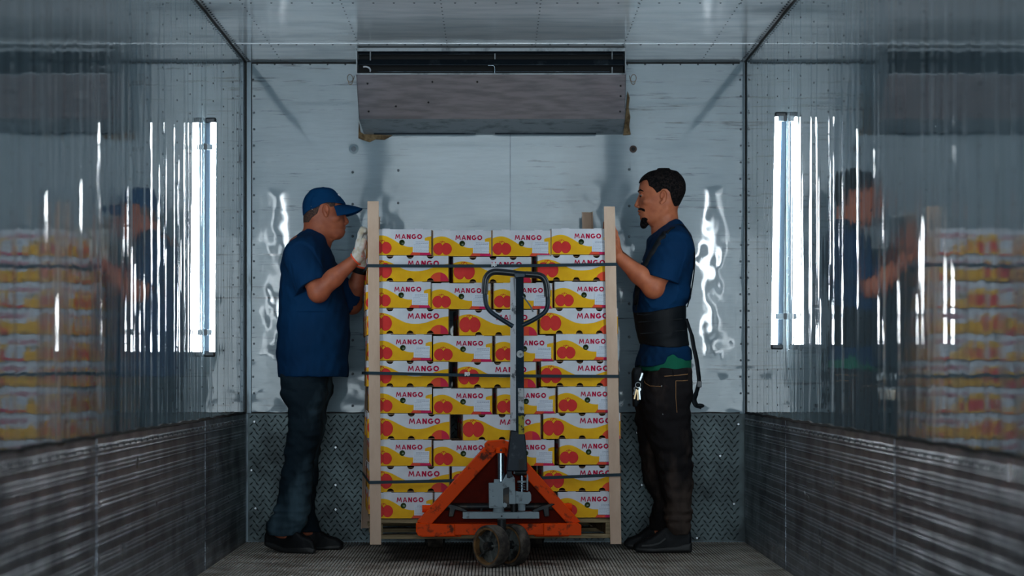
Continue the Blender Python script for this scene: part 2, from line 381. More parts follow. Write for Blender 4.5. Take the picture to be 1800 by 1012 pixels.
def side_wall(side):
    x = XL if side == 'left' else XR; sg = 1 if side == 'left' else -1      # sg points inwards
    mb = MB(); mb.box((x-sg*.04, (Y0+YB)/2, ZC/2), (.07, YB-Y0+.1, ZC+.1))
    w = mb.build('wall_'+side, M_TRIM, kind='structure')
    # upper lining sheets
    edges = [12.40, 11.43, 10.55, 9.30, 8.05, 6.80, 5.55, 4.30, 3.05, 1.80, .55, Y0]
    for a, b in zip(edges[:-1], edges[1:]):
        m = MB(); m.box((x-sg*.0005, (a+b)/2, (KZ+ZC)/2), (.009, a-b-.004, ZC-KZ)); m.build('lining_sheet', M_LINE, w)
    # kick plates, standing proud of the lining
    e2 = [12.46, 11.60, 10.72, 9.15, 7.80, 6.45, 5.1, 3.75, 2.4, 1.05, Y0]
    for k, (a, b) in enumerate(zip(e2[:-1], e2[1:])):
        d = .013+.0012*(k % 2)
        m = MB(); m.box((x+sg*(d/2-.004), (a+b)/2, KZ/2), (d, a-b+.012, KZ-.002)); m.build('kick_plate', M_KICK, w)
    rv = MB(); yy = 12.33
    cols = []
    while yy > 5.0: cols.append(yy); yy -= .42
    for c in cols:
        z = KZ+.06
        while z < ZC-.02:
            rivet(rv, (x+sg*.0035, c+random.uniform(-.004, .004), z), (sg, 0, 0), .0045, .0022); z += .078+random.uniform(-.004, .004)
    rv.build('lining_rivets', M_RIVET, w, kind='stuff')
    rk = MB(); y = 12.4
    while y > 5:
        rivet(rk, (x+sg*.0125, y, KZ-.03), (sg, 0, 0), .008, .004); y -= .14
    for ye in e2[1:]:
        for z in np.arange(.09, KZ-.08, .21): rivet(rk, (x+sg*.0135, ye+.03, z), (sg, 0, 0), .006, .003)
    rk.build('kick_plate_rivets', M_STEELRIV, w, kind='stuff')
    s = MB(); s.ribbon([(x+sg*.006, 12.45-.1*i, KZ+.004+.0025*math.sin(i*2.1)+.002*math.sin(i*5.3)) for i in range(80)], .011, .006, (0, 0, 1)); s.build('sealant_bead', M_SEAL, w)
    return w
WL = side_wall('left'); WR = side_wall('right')
# scrapes of bare metal on the right kick plates
for pts in ([(10.02, .36), (9.98, .345), (9.95, .35), (9.9, .347), (9.86, .338)], [(9.62, .25), (9.57, .20), (9.52, .185), (9.47, .21), (9.45, .25)], [(9.52, .185), (9.53, .15), (9.54, .10)]):
    m = MB(); m.ribbon([(XR-.0155, p[0], p[1]) for p in pts], .012, .0012, (0, 0, 1)); m.build('scrape_mark', M_STEELRIV, WR)

# floor: one ribbed plate
mb = MB(); mb.box(((XL+XR)/2, (Y0+YB)/2, -.03), (XR-XL+.1, YB-Y0+.1, .05)); FL = mb.build('floor', M_GROOVE, kind='structure')
mb = MB(); pitch = .0142; x = XL+.006
while x < XR-.012:
    w_ = pitch-.0042
    mb.add([(x, Y0, -.006), (x, Y0, -.0008), (x+.0012, Y0, 0), (x+w_-.0012, Y0, 0), (x+w_, Y0, -.0008), (x+w_, Y0, -.006),
            (x, YB, -.006), (x, YB, -.0008), (x+.0012, YB, 0), (x+w_-.0012, YB, 0), (x+w_, YB, -.0008), (x+w_, YB, -.006)],
           [(0, 1, 7, 6), (1, 2, 8, 7), (2, 3, 9, 8), (3, 4, 10, 9), (4, 5, 11, 10)]); x += pitch
mb.build('floor_ribs', M_FLOOR, FL, kind='stuff', fix=False)

# ceiling in cross sheets
mb = MB(); mb.box(((XL+XR)/2, (Y0+YB)/2, ZC+.045), (XR-XL+.14, YB-Y0+.1, .07)); CE = mb.build('ceiling', M_TRIM, kind='structure')
ce = [12.52, 11.86, 10.52, 9.2, 7.9, 6.6, 5.3, 4, 2.7, 1.4, 0.1, Y0]
for k, (a, b) in enumerate(zip(ce[:-1], ce[1:])):
    t = .010-.003*(k % 2); m = MB(); m.box(((XL+XR)/2, (a+b)/2, ZC+.01-t/2+.004), (XR-XL-.004, a-b+.01, t)); m.build('ceiling_sheet', M_CEIL, CE)
rv = MB()
for ye in ce[1:5]:
    for x in np.arange(XL+.05, XR, .084): rivet(rv, (x, ye+.012, ZC+.0035), (0, 0, -1), .005, .003)
for x in np.arange(XL+.18, XR, .41):
    for y in np.arange(9.3, 12.5, .105): rivet(rv, (x, y, ZC+.0035), (0, 0, -1), .004, .002)
for y in np.arange(9.3, 12.5, .06):
    for x in (XL+.022, XR-.022): rivet(rv, (x, y, ZC+.0035), (0, 0, -1), .0055, .004)
rv.build('ceiling_rivets', M_RIVET, CE, kind='stuff')
for x in (XL+.004, XR-.004):
    s = MB(); s.ribbon([(x, 12.5-.12*i, ZC-.002+.001*math.sin(i)) for i in range(30)], .010, .006, (0, 0, 1)); s.build('sealant_bead', M_SEAL, CE)

# front bulkhead: two painted sheets over a seam, tread plate kick with raised lozenges
mb = MB(); mb.box(((XL+XR)/2, YB+.045, ZC/2), (XR-XL+.14, .07, ZC+.1)); BK = mb.build('wall_back', M_TRIM, kind='structure')
seam = W(897, 300, YB)[0]
for a, b in ((XL+.033, seam-.0015), (seam+.0015, XR-.012)):
    m = MB(); m.box(((a+b)/2, YB+.004, (KZ+ZC)/2), (b-a, .012, ZC-KZ)); m.build('bulkhead_sheet', M_BULK, BK)
rv = MB()
for py in list(range(140, 720, 29)):
    for px in (446, 1302):
        p = W(px+random.uniform(-1, 1), py, YB-.002); rivet(rv, p, (0, -1, 0), .006, .004)
for px in (620, 700, 1106, 1180):
    for py in range(300, 720, 59): rivet(rv, W(px, py+random.uniform(-3, 3), YB-.002), (0, -1, 0), .007, .004)
for px in np.arange(452, 1300, 31): rivet(rv, W(px, 113, YB-.002), (0, -1, 0), .005, .003)
rv.build('bulkhead_rivets', M_RIVET, BK, kind='stuff')
m = MB(); m.box(((XL+XR)/2+.004, YB-.003, .003+(KZ-.003)/2), (XR-XL-.02, .014, KZ-.003)); KP = m.build('tread_plate', M_TREAD, BK)
lz = MB(); k = 0; zz = .018
while zz < KZ-.012:
    xx = XL+.03+(.0 if k % 2 else .0145)
    i = 0
    while xx < XR-.03:
        an = math.radians(45 if (i+k) % 2 else -45); ca, sa = math.cos(an), math.sin(an); L, w_ = .0135, .0038
        P = [(-L, 0, 0), (0, -w_, 0), (L, 0, 0), (0, w_, 0), (-L*.6, 0, .0022), (L*.6, 0, .0022)]
        lz.add([(xx+p[0]*ca-p[1]*sa, YB-.0102-p[2], zz+p[0]*sa+p[1]*ca) for p in P], [(0, 1, 4), (1, 2, 5), (1, 5, 4), (2, 3, 5), (3, 0, 4), (3, 4, 5)])
        xx += .029; i += 1
    zz += .0205; k += 1
lz.build('raised_lozenges', M_TREAD, BK, kind='stuff', fix=False)
rv = MB()
for px, py in ((447, 741), (590, 786), (590, 852), (590, 895), (442, 826), (449, 893), (1128, 852), (1120, 760), (1266, 801), (1290, 885), (1225, 945), (1298, 745), (700, 740), (1020, 745)):
    rivet(rv, W(px, py, YB-.010), (0, -1, 0), .009, .005, 8)
rv.build('tread_plate_bolts', M_STEELRIV, BK, kind='stuff')
# corner posts of the bulkhead
for nm, xa, w_ in (('trim_1', XL+.018, .026), ('trim_2', XR-.006, .010)):
    m = MB(); m.box((xa, YB-.006, (KZ+ZC)/2), (w_, .02, ZC-KZ)); m.build(nm, M_TRIM, kind='structure', bevel=.002)
m = MB(); m.box((XL+.005, YB-.02, (KZ+ZC)/2), (.008, .012, ZC-KZ)); m.box((XL+.032, YB-.004, (KZ+ZC)/2+.3), (.004, .006, ZC-KZ-.6)); m.box((XR-.002, YB-.016, (KZ+ZC)/2), (.006, .012, ZC-KZ))
m.build('trim_3', M_SEAL, kind='structure')
m = MB(); m.ribbon([(XL+.02+.05*i, YB-.006, KZ+.003+.002*math.sin(i*1.7)) for i in range(49)], .008, .006, (0, 0, 1)); m.build('sealant_bead', M_SEAL, BK)
m = MB(); m.ribbon([(XL+.02+.05*i, YB-.006, ZC-.003) for i in range(49)], .008, .006, (0, 0, 1)); m.build('sealant_bead', M_SEAL, BK)
for cx, sg in ((616, 1), (1113, -1)):      # hardened squiggles of sealant beside the cooling unit
    m = MB(); m.tube([W(cx+sg*(6.5*math.cos(a)*(1-.05*a)), 133+10*math.sin(a)*(1-.05*a)+1.2*a, YB-.004) for a in np.linspace(0, 10, 40)], .0016, 5); m.build('sealant_squiggle', M_FOAM, BK, 180)
# round ports and foam patches
def port(px, py, mats, label, rr=.018):
    c = W(px, py, YB-.002); t = thing('drain_port', label, 'port', tuple(c))
    m = MB(); m.lathe([(rr*.55, 0), (rr*.55, .008), (rr, .006), (rr, 0)], c, (0, -1, 0), 20, closed=True); m.build('rim', mats[0], t, 40)
    m = MB(); m.cyl(c+np.array([0, -.001, 0]), c+np.array([0, -.003, 0]), rr*.55, None, 16); m.build('plug', mats[1], t)
port(1113, 262, (simple('brown_ring', srgb(84, 66, 60), .6).mat, M_BLACK), 'brown ringed drain hole in white bulkhead above the younger man')
port(622, 262, (M_BULK, M_RIVET), 'round painted-over plug in white bulkhead above the capped man', .024)

# ------------------------------------------------------------------ lamps on the side walls
def tube_lamp(side, px_in, px_mid, px_out, pt, pb, clips, label, tilt):
    Y = 10.75; sg = 1 if side == 'left' else -1
    zt, zb = W(0, pt, Y)[2], W(0, pb, Y)[2]
    xt, xc = W(px_in, 0, Y)[0], W(px_out, 0, Y)[0]; xm = W(px_mid, 0, Y)[0]
    t = thing('wall_lamp', label, 'lamp', ((xt+xc)/2, Y, zb), 0, 'upright LED lamps on the side walls')
    def X(x, z): return x+tilt*(zt-z)
    capL = .022
    m = MB(); m.tube([(X((xt+xm)/2, z), Y-.002, z) for z in (zb+capL, zt-capL)], abs(xt-xm)/2+.001, 16); m.build('diffuser', M_TUBE, t, 40)
    m = MB(); m.bar((X((xm+xc)/2, zb+capL), Y+.006, zb+capL), (X((xm+xc)/2, zt-capL), Y+.006, zt-capL), abs(xm-xc), .030); m.build('lamp_housing', M_CASE, t, bevel=.003)
    for za, zz in ((zb, zb+capL), (zt-capL, zt)):
        m = MB(); m.bar((X((xt+xc)/2, za), Y+.002, za), (X((xt+xc)/2, zz), Y+.002, zz), abs(xt-xc)+.003, .036); m.build('end_cap', M_CAP, t, bevel=.006)
    wall = XL if side == 'left' else XR
    for cy in clips:
        z = W(0, cy, Y)[2]
        m = MB(); xa = wall+sg*.004; xb = X((xm+xt)/2, z); m.box(((xa+xb)/2, Y-.006, z), (abs(xa-xb), .040, .024)); c = m.build('clip', M_CLIP, t, bevel=.003)
        m = MB(); m.box((wall+sg*.010, Y-.029, z), (.012, .006, .026)); m.build('clip_foot', M_CAP, c)
tube_lamp('left', 379.5, 371, 362, 207, 627, (259, 584), 'bright LED tube lamp on left wall beside the capped man', -.005)
tube_lamp('right', 1362.5, 1372.5, 1382, 197, 614, (209, 556), 'bright LED tube lamp on right wall beside the bareheaded man', -.016)

# ------------------------------------------------------------------ evaporator unit under the ceiling
AC = thing('evaporator_unit', 'long grey metal cooling unit mounted on the bulkhead under the ceiling', 'cooling unit', (W(863, 0, 12.2)[0], 12.2, 1.95))
ya, yb = 11.93, 12.13
def acp(px, py, Y): return tuple(W(px, py, Y))
# depths chosen so that the cover slopes back towards the wall
yt = ya; s_t = F/yt
xl, xr = W(626, 0, ya)[0], W(1100.5, 0, ya)[0]
z_top, z_open, z_fold, z_bot = W(0, 81, ya)[2], W(0, 131, ya)[2], W(0, 209, yb)[2], W(0, 236, YB-.02)[2]
z_top = min(z_top, ZC-.004)
xl2, xr2 = W(631, 0, yb)[0], W(1099, 0, yb)[0]; xl3, xr3 = W(640, 0, YB-.02)[0], W(1094, 0, YB-.02)[0]
def plate(mb, q, t=.003):
    q = [Vector(p) for p in q]; n = (q[1]-q[0]).cross(q[2]-q[0]).normalized()*t
    mb.add(q+[p+n for p in q], [(0, 1, 2, 3), (7, 6, 5, 4), (0, 4, 5, 1), (1, 5, 6, 2), (2, 6, 7, 3), (3, 7, 4, 0)])
m = MB(); plate(m, [(xl, ya, z_open), (xr, ya, z_open), (xr2, yb, z_fold), (xl2, yb, z_fold)]); m.build('sloping_cover', M_AIR, AC)
m = MB(); plate(m, [(xl2, yb, z_fold), (xr2, yb, z_fold), (xr3, YB-.012, z_bot), (xl3, YB-.012, z_bot)]); m.build('bottom_tray', M_AIR2, AC)
for x0, x2, x3, sgn in ((xl, xl2, xl3, 1), (xr, xr2, xr3, -1)):
    m = MB(); P = [(x0, ya, z_top), (x0, ya, z_open), (x2, yb, z_fold), (x3, YB-.012, z_bot), (x0, YB-.012, z_top)]
    P2 = [(a+sgn*.004, b, c) for a, b, c in P]
    m.add(P+P2, [(0, 1, 2, 3, 4), (9, 8, 7, 6, 5)]+[(i, (i+1) % 5, 5+(i+1) % 5, 5+i) for i in range(5)]); m.build('side_plate', M_AIR2, AC)
m = MB(); m.box(((xl+xr)/2, ya+.17, (z_open+z_top)/2), (xr-xl-.012, .006, z_top-z_open)); m.box(((xl+xr)/2, ya+.085, z_open+.002), (xr-xl-.012, .17, .004)); m.build('inner_back', M_BLACK, AC)
m = MB(); m.box(((xl+xr)/2, ya+.004, z_top-.008), (xr-xl, .008, .016)); m.build('top_rail', M_AIR2, AC, bevel=.001)
m = MB(); m.box(((xl+xr)/2, ya+.003, z_open+.003), (xr-xl, .008, .007)); m.build('opening_rail', M_AIR2, AC, bevel=.001)
for pa, pb, dy in ((88, 96, .05), (104, 115, .03)):
    z0, z1 = W(0, pb, ya+dy)[2], W(0, pa, ya+dy)[2]
    m = MB(); m.box(((xl+xr)/2, ya+dy, (z0+z1)/2), (xr-xl-.014, .004, z1-z0), Matrix.Rotation(math.radians(-22), 3, 'X')); m.build('louvre_blade', M_DARKMET, AC, bevel=.001)
for px, a, b in ((651, 86, 106), (870, 94, 104), (1076, 86, 104), (724, 85, 90), (795, 84, 89), (1003, 84, 89), (1076, 118, 128)):
    m = MB(); m.cyl(W(px, a, ya+.02), W(px, b, ya+.02), .003, None, 8); m.build('louvre_rod', M_AIR2, AC)
m = MB(); m.tube([W(858, 115, ya+.02), W(867, 115, ya+.02), W(869.5, 118, ya+.02), W(869.5, 130, ya+.02)], .0035, 8); m.build('bent_pipe', M_CHROME, AC, 60)
m = MB(); m.tube([W(642+9*math.sin(a), 124-7*math.cos(a), ya+.03) for a in np.linspace(-.4, 1.9, 10)], .004, 8); m.build('curved_hose', M_WHITE, AC, 60)
for xa_, xb_ in ((664, 866), (872, 1072)):
    m = MB(); m.tube([W(xa_, 126, ya+.04), W(xb_, 126, ya+.04)], .002, 6); m.build('thin_pipe', M_DARKMET, AC)
for a, b in ((657, 836), (870, 1048)):
    m = MB(); c0, c1 = W(a, 234, YB-.05), W(b, 234, YB-.05); m.tube([c0, c1], .006, 8); m.build('drain_pipe', M_DARKMET, AC, 60)
for px, py in ((646, 146), (760, 143), (839, 143), (753, 179), (648, 195), (696, 186), (1091, 150), (1091, 168), (1090, 195)):
    tt = (py-131)/78.; Yp = ya+tt*(yb-ya); m = MB(); c = Vector(W(px, py, Yp)); m.cyl(c+Vector((0, .002, .0)), c+Vector((0, -.003, -.004)), .0045, None, 8); m.build('screw', M_BLACK, AC)
def foam(pts, label):
    c = W(pts[0][0], pts[0][1], YB-.004)
    m = MB(); m.prism([tuple(W(a, b, YB-.004)[[0, 2]]) for a, b in pts], lambda a, b, c_: (a, YB-.003-c_, b), .012)
    o = m.build('insulation_foam', M_FOAM, bevel=.004); tag(o, label, 'foam')
foam([(631, 214), (634, 232), (640, 236), (690, 238), (676, 246), (660, 245), (650, 250), (640, 247), (630, 243)], 'brown foam squeezed out below left end of the cooling unit')
foam([(1095, 238), (1099, 205), (1103, 160), (1107, 172), (1105, 190), (1108, 206), (1106, 222), (1109, 237)], 'brown foam squeezed out along right end of the cooling unit')

# ------------------------------------------------------------------ the load: frame of reference
YAW = math.radians(3.6); OX, OY = -.545, 11.20
cY, sY = math.cos(YAW), math.sin(YAW)
def L2W(u, v, z): return np.array([OX+u*cY-v*sY, OY+u*sY+v*cY, z])
def u_of(px, v=0.0):
    u = .5
    for _ in range(6):
        Y = OY+u*sY+v*cY; X = (px-VX)*Y/F; u = (X-OX+v*sY)/cY
    return u
CH = .1128; CW, CD = .262, .347      # carton height, short face, long face
PALTOP = .190

# --- carton meshes
def circ(cx, cy, rx, ry, n=28, a0=0, a1=2*PI): return [(cx+rx*math.cos(a0+(a1-a0)*i/n), cy+ry*math.sin(a0+(a1-a0)*i/n)) for i in range(n)]
def inside(p, poly):
    x, y = p; r = False; n = len(poly); j = n-1
    for i in range(n):
        xi, yi = poly[i]; xj, yj = poly[j]
        if (yi > y) != (yj > y) and x < (xj-xi)*(y-yi)/(yj-yi)+xi: r = not r
        j = i
    return r
def printed(outline, layers, holes, bg):
    """plane split along every printed shape; the topmost shape gives a face its colour, holes are left open"""
    loops = [outline]+[l for l, _ in layers]+holes; vs = []; fs = []
    for l in loops:
        b = len(vs); vs += [Vector(p) for p in l]; fs.append(list(range(b, b+len(l))))
    r = delaunay_2d_cdt(vs, [], fs, 0, 1e-6)
    out = []
    for f in r[2]:
        P = [r[0][i] for i in f]; c = (sum(p.x for p in P)/len(P), sum(p.y for p in P)/len(P))
        if not inside(c, outline) or any(inside(c, h) for h in holes): continue
        m = bg
        for l, k in layers:
            if inside(c, l): m = k
        out.append((f, m))
    return [(p.x, p.y) for p in r[0]], out
PRINTS = [M_WHITE, M_YEL, M_RED, M_RED2, M_MAG, M_SUN, M_SUN2, M_KRAFT]
def curve_pts(pts, n=6):
    out = []
    P = [pts[0]]+list(pts)+[pts[-1]]
    for i in range(1, len(P)-2):
        for k in range(n):
            t = k/n; a, b, c, d = P[i-1], P[i], P[i+1], P[i+2]
            out.append(tuple(.5*((2*b[j])+(-a[j]+c[j])*t+(2*a[j]-5*b[j]+4*c[j]-d[j])*t*t+(-a[j]+3*b[j]-3*c[j]+d[j])*t**3) for j in (0, 1)))
    out.append(pts[-1]); return out
def fruit(cx, cy, w, h):
    """two mangoes side by side with a stalk; returns layers"""
    def lobe(s, g): return [(cx+s*(w*.25)+(w*.27+g)*math.cos(a)*(1 if True else 0), cy+(h*.5+g)*math.sin(a)*(1-.12*math.cos(a)*s)) for a in np.linspace(0, 2*PI, 26, endpoint=False)]
    e = w*.022
    st = []
    def stroke(a, b, t):
        dx, dy = b[0]-a[0], b[1]-a[1]; L = math.hypot(dx, dy); nx, ny = -dy/L*t/2, dx/L*t/2
        return [(a[0]+nx, a[1]+ny), (b[0]+nx, b[1]+ny), (b[0]-nx, b[1]-ny), (a[0]-nx, a[1]-ny)]
    ty = cy+h*.48; T = w*.03
    segs = [((cx-.10*w, ty), (cx+.02*w, ty+.16*h)), ((cx+.02*w, ty+.16*h), (cx+.11*w, ty+.15*h)), ((cx+.11*w, ty+.15*h), (cx+.17*w, ty)), ((cx-.16*w, ty+.13*h), (cx+.04*w, ty+.2*h)), ((cx-.16*w, ty+.13*h), (cx-.13*w, ty+.05*h))]
    L = [(stroke(a, b, T), 3) for a, b in segs]
    return L+[(lobe(-1, e), 3), (lobe(1, e), 3), (lobe(-1, 0), 2), (lobe(1, 0), 2)]
def end_face():
    w, h = CW, CH
    Q = lambda pts: [(a*w-w/2, (1-b)*h) for a, b in pts]
    wave = curve_pts(Q([(0.0, .33), (.06, .27), (.15, .235), (.24, .27), (.34, .38), (.44, .52), (.54, .64), (.62, .68), (.70, .68)]))
    y1 = wave+Q([(.70, .999), (0.0, .999)]); y1[0] = (-w/2, y1[0][1])
    y2 = Q([(.88, .33), (.93, .29), (1.0, .26), (1.0, .999), (.66, .999), (.66, .90), (.88, .90)])
    wed = Q([(.63, .999), (.67, .88), (.70, .83), (.95, .86), (.975, .93), (.99, .999)])
    wed2 = Q([(.80, .999), (.80, .845), (.95, .86), (.975, .93), (.99, .999)])
    out = [(-w/2, 0), (w/2, 0), (w/2, h), (-w/2, h)]
    hole = circ(0.0, h*.49, .0125, .0125, 20)
    return out, [(y1, 1), (y2, 1)]+fruit(-w/2+.17*w, h*.28, .29*w, h*.44)+[(wed, 5), (wed2, 4)], [hole]
def side_face():
    w, h = CD, CH
    Q = lambda pts: [(a*w-w/2, (1-b)*h) for a, b in pts]
    wave = curve_pts(Q([(0.0, .26), (.07, .19), (.16, .18), (.26, .27), (.36, .43), (.46, .56), (.56, .60), (.68, .57), (.80, .45), (.92, .34), (1.0, .31)]))
    y1 = wave+Q([(1.0, 1.0), (0.0, 1.0)]); y1[0] = (-w/2, y1[0][1])
    R = .0155; pts = [(-w/2, 0)]
    for cx in (-.25*w, .005*w, .26*w): pts += [(cx-R*math.cos(a), R*math.sin(a)) for a in np.linspace(0, PI, 10)]
    pts += [(w/2, 0), (w/2, h)]
    for cx in (.26*w, .005*w, -.25*w): pts += [(cx+R*math.cos(a), h-R*.85*math.sin(a)) for a in np.linspace(0, PI, 10)]
    pts += [(-w/2, h)]
    sun = circ(w*.37, -.002, w*.122, w*.122, 40); sun = [(min(a, w/2-.0005), max(b, .0004)) for a, b in sun]
    sun2 = [(a, b) for a, b in sun if a > w*.37]+[(w*.37, .0004)]
    return pts, [(y1, 1)]+fruit(-w/2+.14*w, h*.42, .25*w, h*.56)+[(sun, 5), (sun2, 6)], []
def panel_mesh(name, spec, t=.004):
    outline, layers, holes = spec; V2, Fc = printed(outline, layers, holes, 0)
    mb = MB()
    for f, m in Fc:
        mb.mi = m; mb.f.append(tuple(f)); mb.m.append(m)
    mb.v = [(x, 0.0, z) for x, z in V2]
    # back sheet and cut edges in kraft
    mb.mi = 7
    loops = [outline]+holes; tris = tessellate_polygon([[Vector((p[0], p[1], 0)) for p in l] for l in loops]); flat = [p for l in loops for p in l]
    b = len(mb.v); n = len(flat); mb.v += [(p[0], .00001, p[1]) for p in flat]+[(p[0], t, p[1]) for p in flat]
    fs = [tuple(b+n+i for i in reversed(tr)) for tr in tris]; k0 = 0
    for l in loops:
        k = len(l); fs += [(b+k0+i, b+k0+(i+1) % k, b+n+k0+(i+1) % k, b+n+k0+i) for i in range(k)]; k0 += k
    mb.f += fs; mb.m += [7]*len(fs)
    me = bpy.data.meshes.new(name); me.from_pydata(mb.v, [], mb.f)
    for m in PRINTS: me.materials.append(m)
    me.polygons.foreach_set('material_index', mb.m); me.update(); me.validate(); return me
END_ME = panel_mesh('end_panel', end_face()); SIDE_ME = panel_mesh('side_panel', side_face())
def text_mesh(s, size, bold=.0, name='lettering', spacing=1.0, ext=0.0):
    cu = bpy.data.curves.new(name, 'FONT'); cu.body = s; cu.size = size; cu.offset = bold; cu.space_character = spacing; cu.resolution_u = 3; cu.extrude = ext
    o = bpy.data.objects.new(name, cu); COL.objects.link(o); bpy.context.view_layer.update()
    me = bpy.data.meshes.new_from_object(o.evaluated_get(bpy.context.evaluated_depsgraph_get()))
    bpy.data.objects.remove(o, do_unlink=True); bpy.data.curves.remove(cu); me.name = name
    co = np.empty(len(me.vertices)*3); me.vertices.foreach_get('co', co); co = co.reshape(-1, 3); return me, co
def word_panel(s, width, height, mat, bold, ext=.0003):
    """bold geometric capitals cut from strokes"""
    def seg(a, b, t):
        dx, dy = b[0]-a[0], b[1]-a[1]; L = math.hypot(dx, dy); nx, ny = -dy/L*t/2, dx/L*t/2
        return [(a[0]+nx, a[1]+ny), (b[0]+nx, b[1]+ny), (b[0]-nx, b[1]-ny), (a[0]-nx, a[1]-ny)]
    T = .265
    def arc(cx, cy, r, a0, a1, n=28):
        o = [(cx+r*math.cos(a0+(a1-a0)*i/n), cy+r*math.sin(a0+(a1-a0)*i/n)) for i in range(n+1)]; q = r-T
        return o+[(cx+q*math.cos(a1+(a0-a1)*i/n), cy+q*math.sin(a1+(a0-a1)*i/n)) for i in range(n+1)]
    G = {'M': (1.12, [[(0, 0), (.16, 1), (.345, 1), (.19, 0)], [(1.12, 0), (.96, 1), (.775, 1), (.93, 0)], [(.16, 1), (.345, 1), (.62, .32), (.50, .18)], [(.96, 1), (.775, 1), (.50, .32), (.62, .18)]]),
         'A': (.98, [[(0, 0), (.39, 1), (.59, 1), (.21, 0)], [(.98, 0), (.59, 1), (.39, 1), (.77, 0)], [(.22, .20), (.76, .20), (.70, .37), (.28, .37)]]),
         'N': (.84, [[(0, 0), (0, 1), (T, 1), (T, 0)], [(.84-T, 0), (.84-T, 1), (.84, 1), (.84, 0)], [(0, 1), (T+.03, 1), (.84, 0), (.84-T-.03, 0)]]),
         'G': (1.02, [arc(.51, .5, .51, math.radians(42), math.radians(352)), [(.54, .36), (.54, .54), (1.02, .54), (1.02, .44), (.99, .36)]]),
         'O': (1.04, [arc(.52, .5, .52, 0, PI-.0001), arc(.52, .5, .52, PI, 2*PI-.0001)])}
    tot = sum(G[c][0] for c in s)+.17*(len(s)-1); mb = MB(); x = 0; lay = 0
    for c in s:
        for q in G[c][1]:
            lay += 1; e = ext+(lay % 3)*.00004
            mb.prism([((x+a)/tot*width, b*height) for a, b in q], lambda a, b, k: (a, -k, b), e)
        x += G[c][0]+.17
    me = bpy.data.meshes.new('lettering'); me.from_pydata(mb.v, [], mb.f); me.materials.append(mat); me.update(); return me
WORD_E = word_panel('MANGO', .45*CW, .19*CH, M_TXT, .028); WORD_S = word_panel('MANGO', .395*CW/CW*CD, .21*CH, M_TXT, .028)
def sticker_mesh():
    mb = MB(); w, h = .070, .052; mb.box((0, 0, 0), (w, .0006, h)); mb.mi = 1
    rnd = random.Random(3); z = h/2-.006
    for r in range(8):
        x = -w/2+.004; end = w/2-.004 if r not in (2, 5) else 0
        if r in (0, 1): x += .008
        while x < end:
            l = rnd.uniform(.003, .009); mb.box((x+l/2, -.0005, z), (l, .0004, .0022 if r < 2 else .0012)); x += l+.0016
        z -= .0062
    me = bpy.data.meshes.new('sticker'); me.from_pydata(mb.v, [], mb.f); me.materials.append(M_STICK); me.materials.append(M_INK); me.polygons.foreach_set('material_index', mb.m); me.update(); return me
STICK_ME = sticker_mesh()
def flap_mesh():
    mb = MB(); z = CH-.003; a, b = CW/2-.005, CD/2-.005
    mb.box((0, -b/2-.012, z), (2*a, b-.024, .003)); mb.box((0, b/2+.012, z), (2*a, b-.024, .003)); mb.box((0, 0, z-.004), (2*a, .05, .002))
    mb.mi = 1
    for s in (-1, 1):
        for x in (-.07, .075): mb.box((x, s*(CD/2-.0045), CH+.001), (.035, .003, .004))
    me = bpy.data.meshes.new('top_flaps'); me.from_pydata(mb.v, [], mb.f); me.materials.append(M_KRAFT); me.materials.append(M_WHITE); me.polygons.foreach_set('material_index', mb.m); me.update(); return me
FLAP_ME = flap_mesh()
mb = MB(); mb.box((0, 0, .003), (CW-.012, CD-.012, .003)); me_ = bpy.data.meshes.new('base'); me_.from_pydata(mb.v, [], mb.f); me_.materials.append(M_KRAFT); BASE_ME = me_
mb = MB(); mb.ball((0, 0, 0), (.036, .05, .034), 14, 8); me_ = bpy.data.meshes.new('mango'); me_.from_pydata(mb.v, [], mb.f); me_.materials.append(M_MANGO); smooth_mesh(me_, 180); MANGO_ME = me_

def make_carton():
    t = thing('mango_carton', 'mango carton', 'carton')
    def ch(nm, me, loc=(0, 0, 0), rz=0.0, par=t, ry=0.0):
        o = link_mesh(nm, me, par); o.location = loc; o.rotation_euler = (0, ry, rz); return o
    for sgn, rz in ((-1, 0.0), (1, PI)):
        p = ch('end_panel', END_ME, (0, sgn*CD/2, 0), rz)
        ch('lettering', WORD_E, (-CW/2+.385*CW, -.0002, CH*.625), 0, p)
        if sgn < 0:
            s = ch('sticker', STICK_ME, (-CW/2+.815*CW, -.0006, CH*.335), 0, p, random.uniform(-.03, .05))
    for sgn, rz in ((-1, -PI/2), (1, PI/2)):
        p = ch('side_panel', SIDE_ME, (sgn*(CW/2), 0, 0), rz)
        ch('lettering', WORD_S, (-CD/2+.475*CD, -.0002, CH*.60), 0, p)
    ch('top_flaps', FLAP_ME); ch('base', BASE_ME)
    for sgn in (-1, 1): ch('mango', MANGO_ME, (.004, sgn*(CD/2-.058), CH*.46))
    return t
def copy_tree(o, parent=None):
    c = o.copy(); COL.objects.link(c)
    if parent is not None: c.parent = parent
    for ch in [x for x in o.children]: copy_tree(ch, c)
    return c
ORD = ['front', 'second', 'third', 'fourth', 'fifth', 'sixth', 'seventh', 'eighth', 'ninth', 'tenth', 'eleventh']
LAY = ['top', 'second', 'third', 'fourth', 'fifth', 'sixth', 'seventh', 'eighth', 'ninth', 'tenth', 'bottom']
NTH = ['leftmost', 'second from left', 'third from left', 'rightmost']
ROWS = [(653.5, 759.5, 864, 969), (650, 796, 943), (652, 758, 866.5, 974), (650, 806, 948), (655, 761, 869, 977), (650, 804, 949), (655, 761, 872, 980), (652, 812, 953), (654, 761.5, 871, 982), (651, 794, 953), (656, 763, 870, 980)]
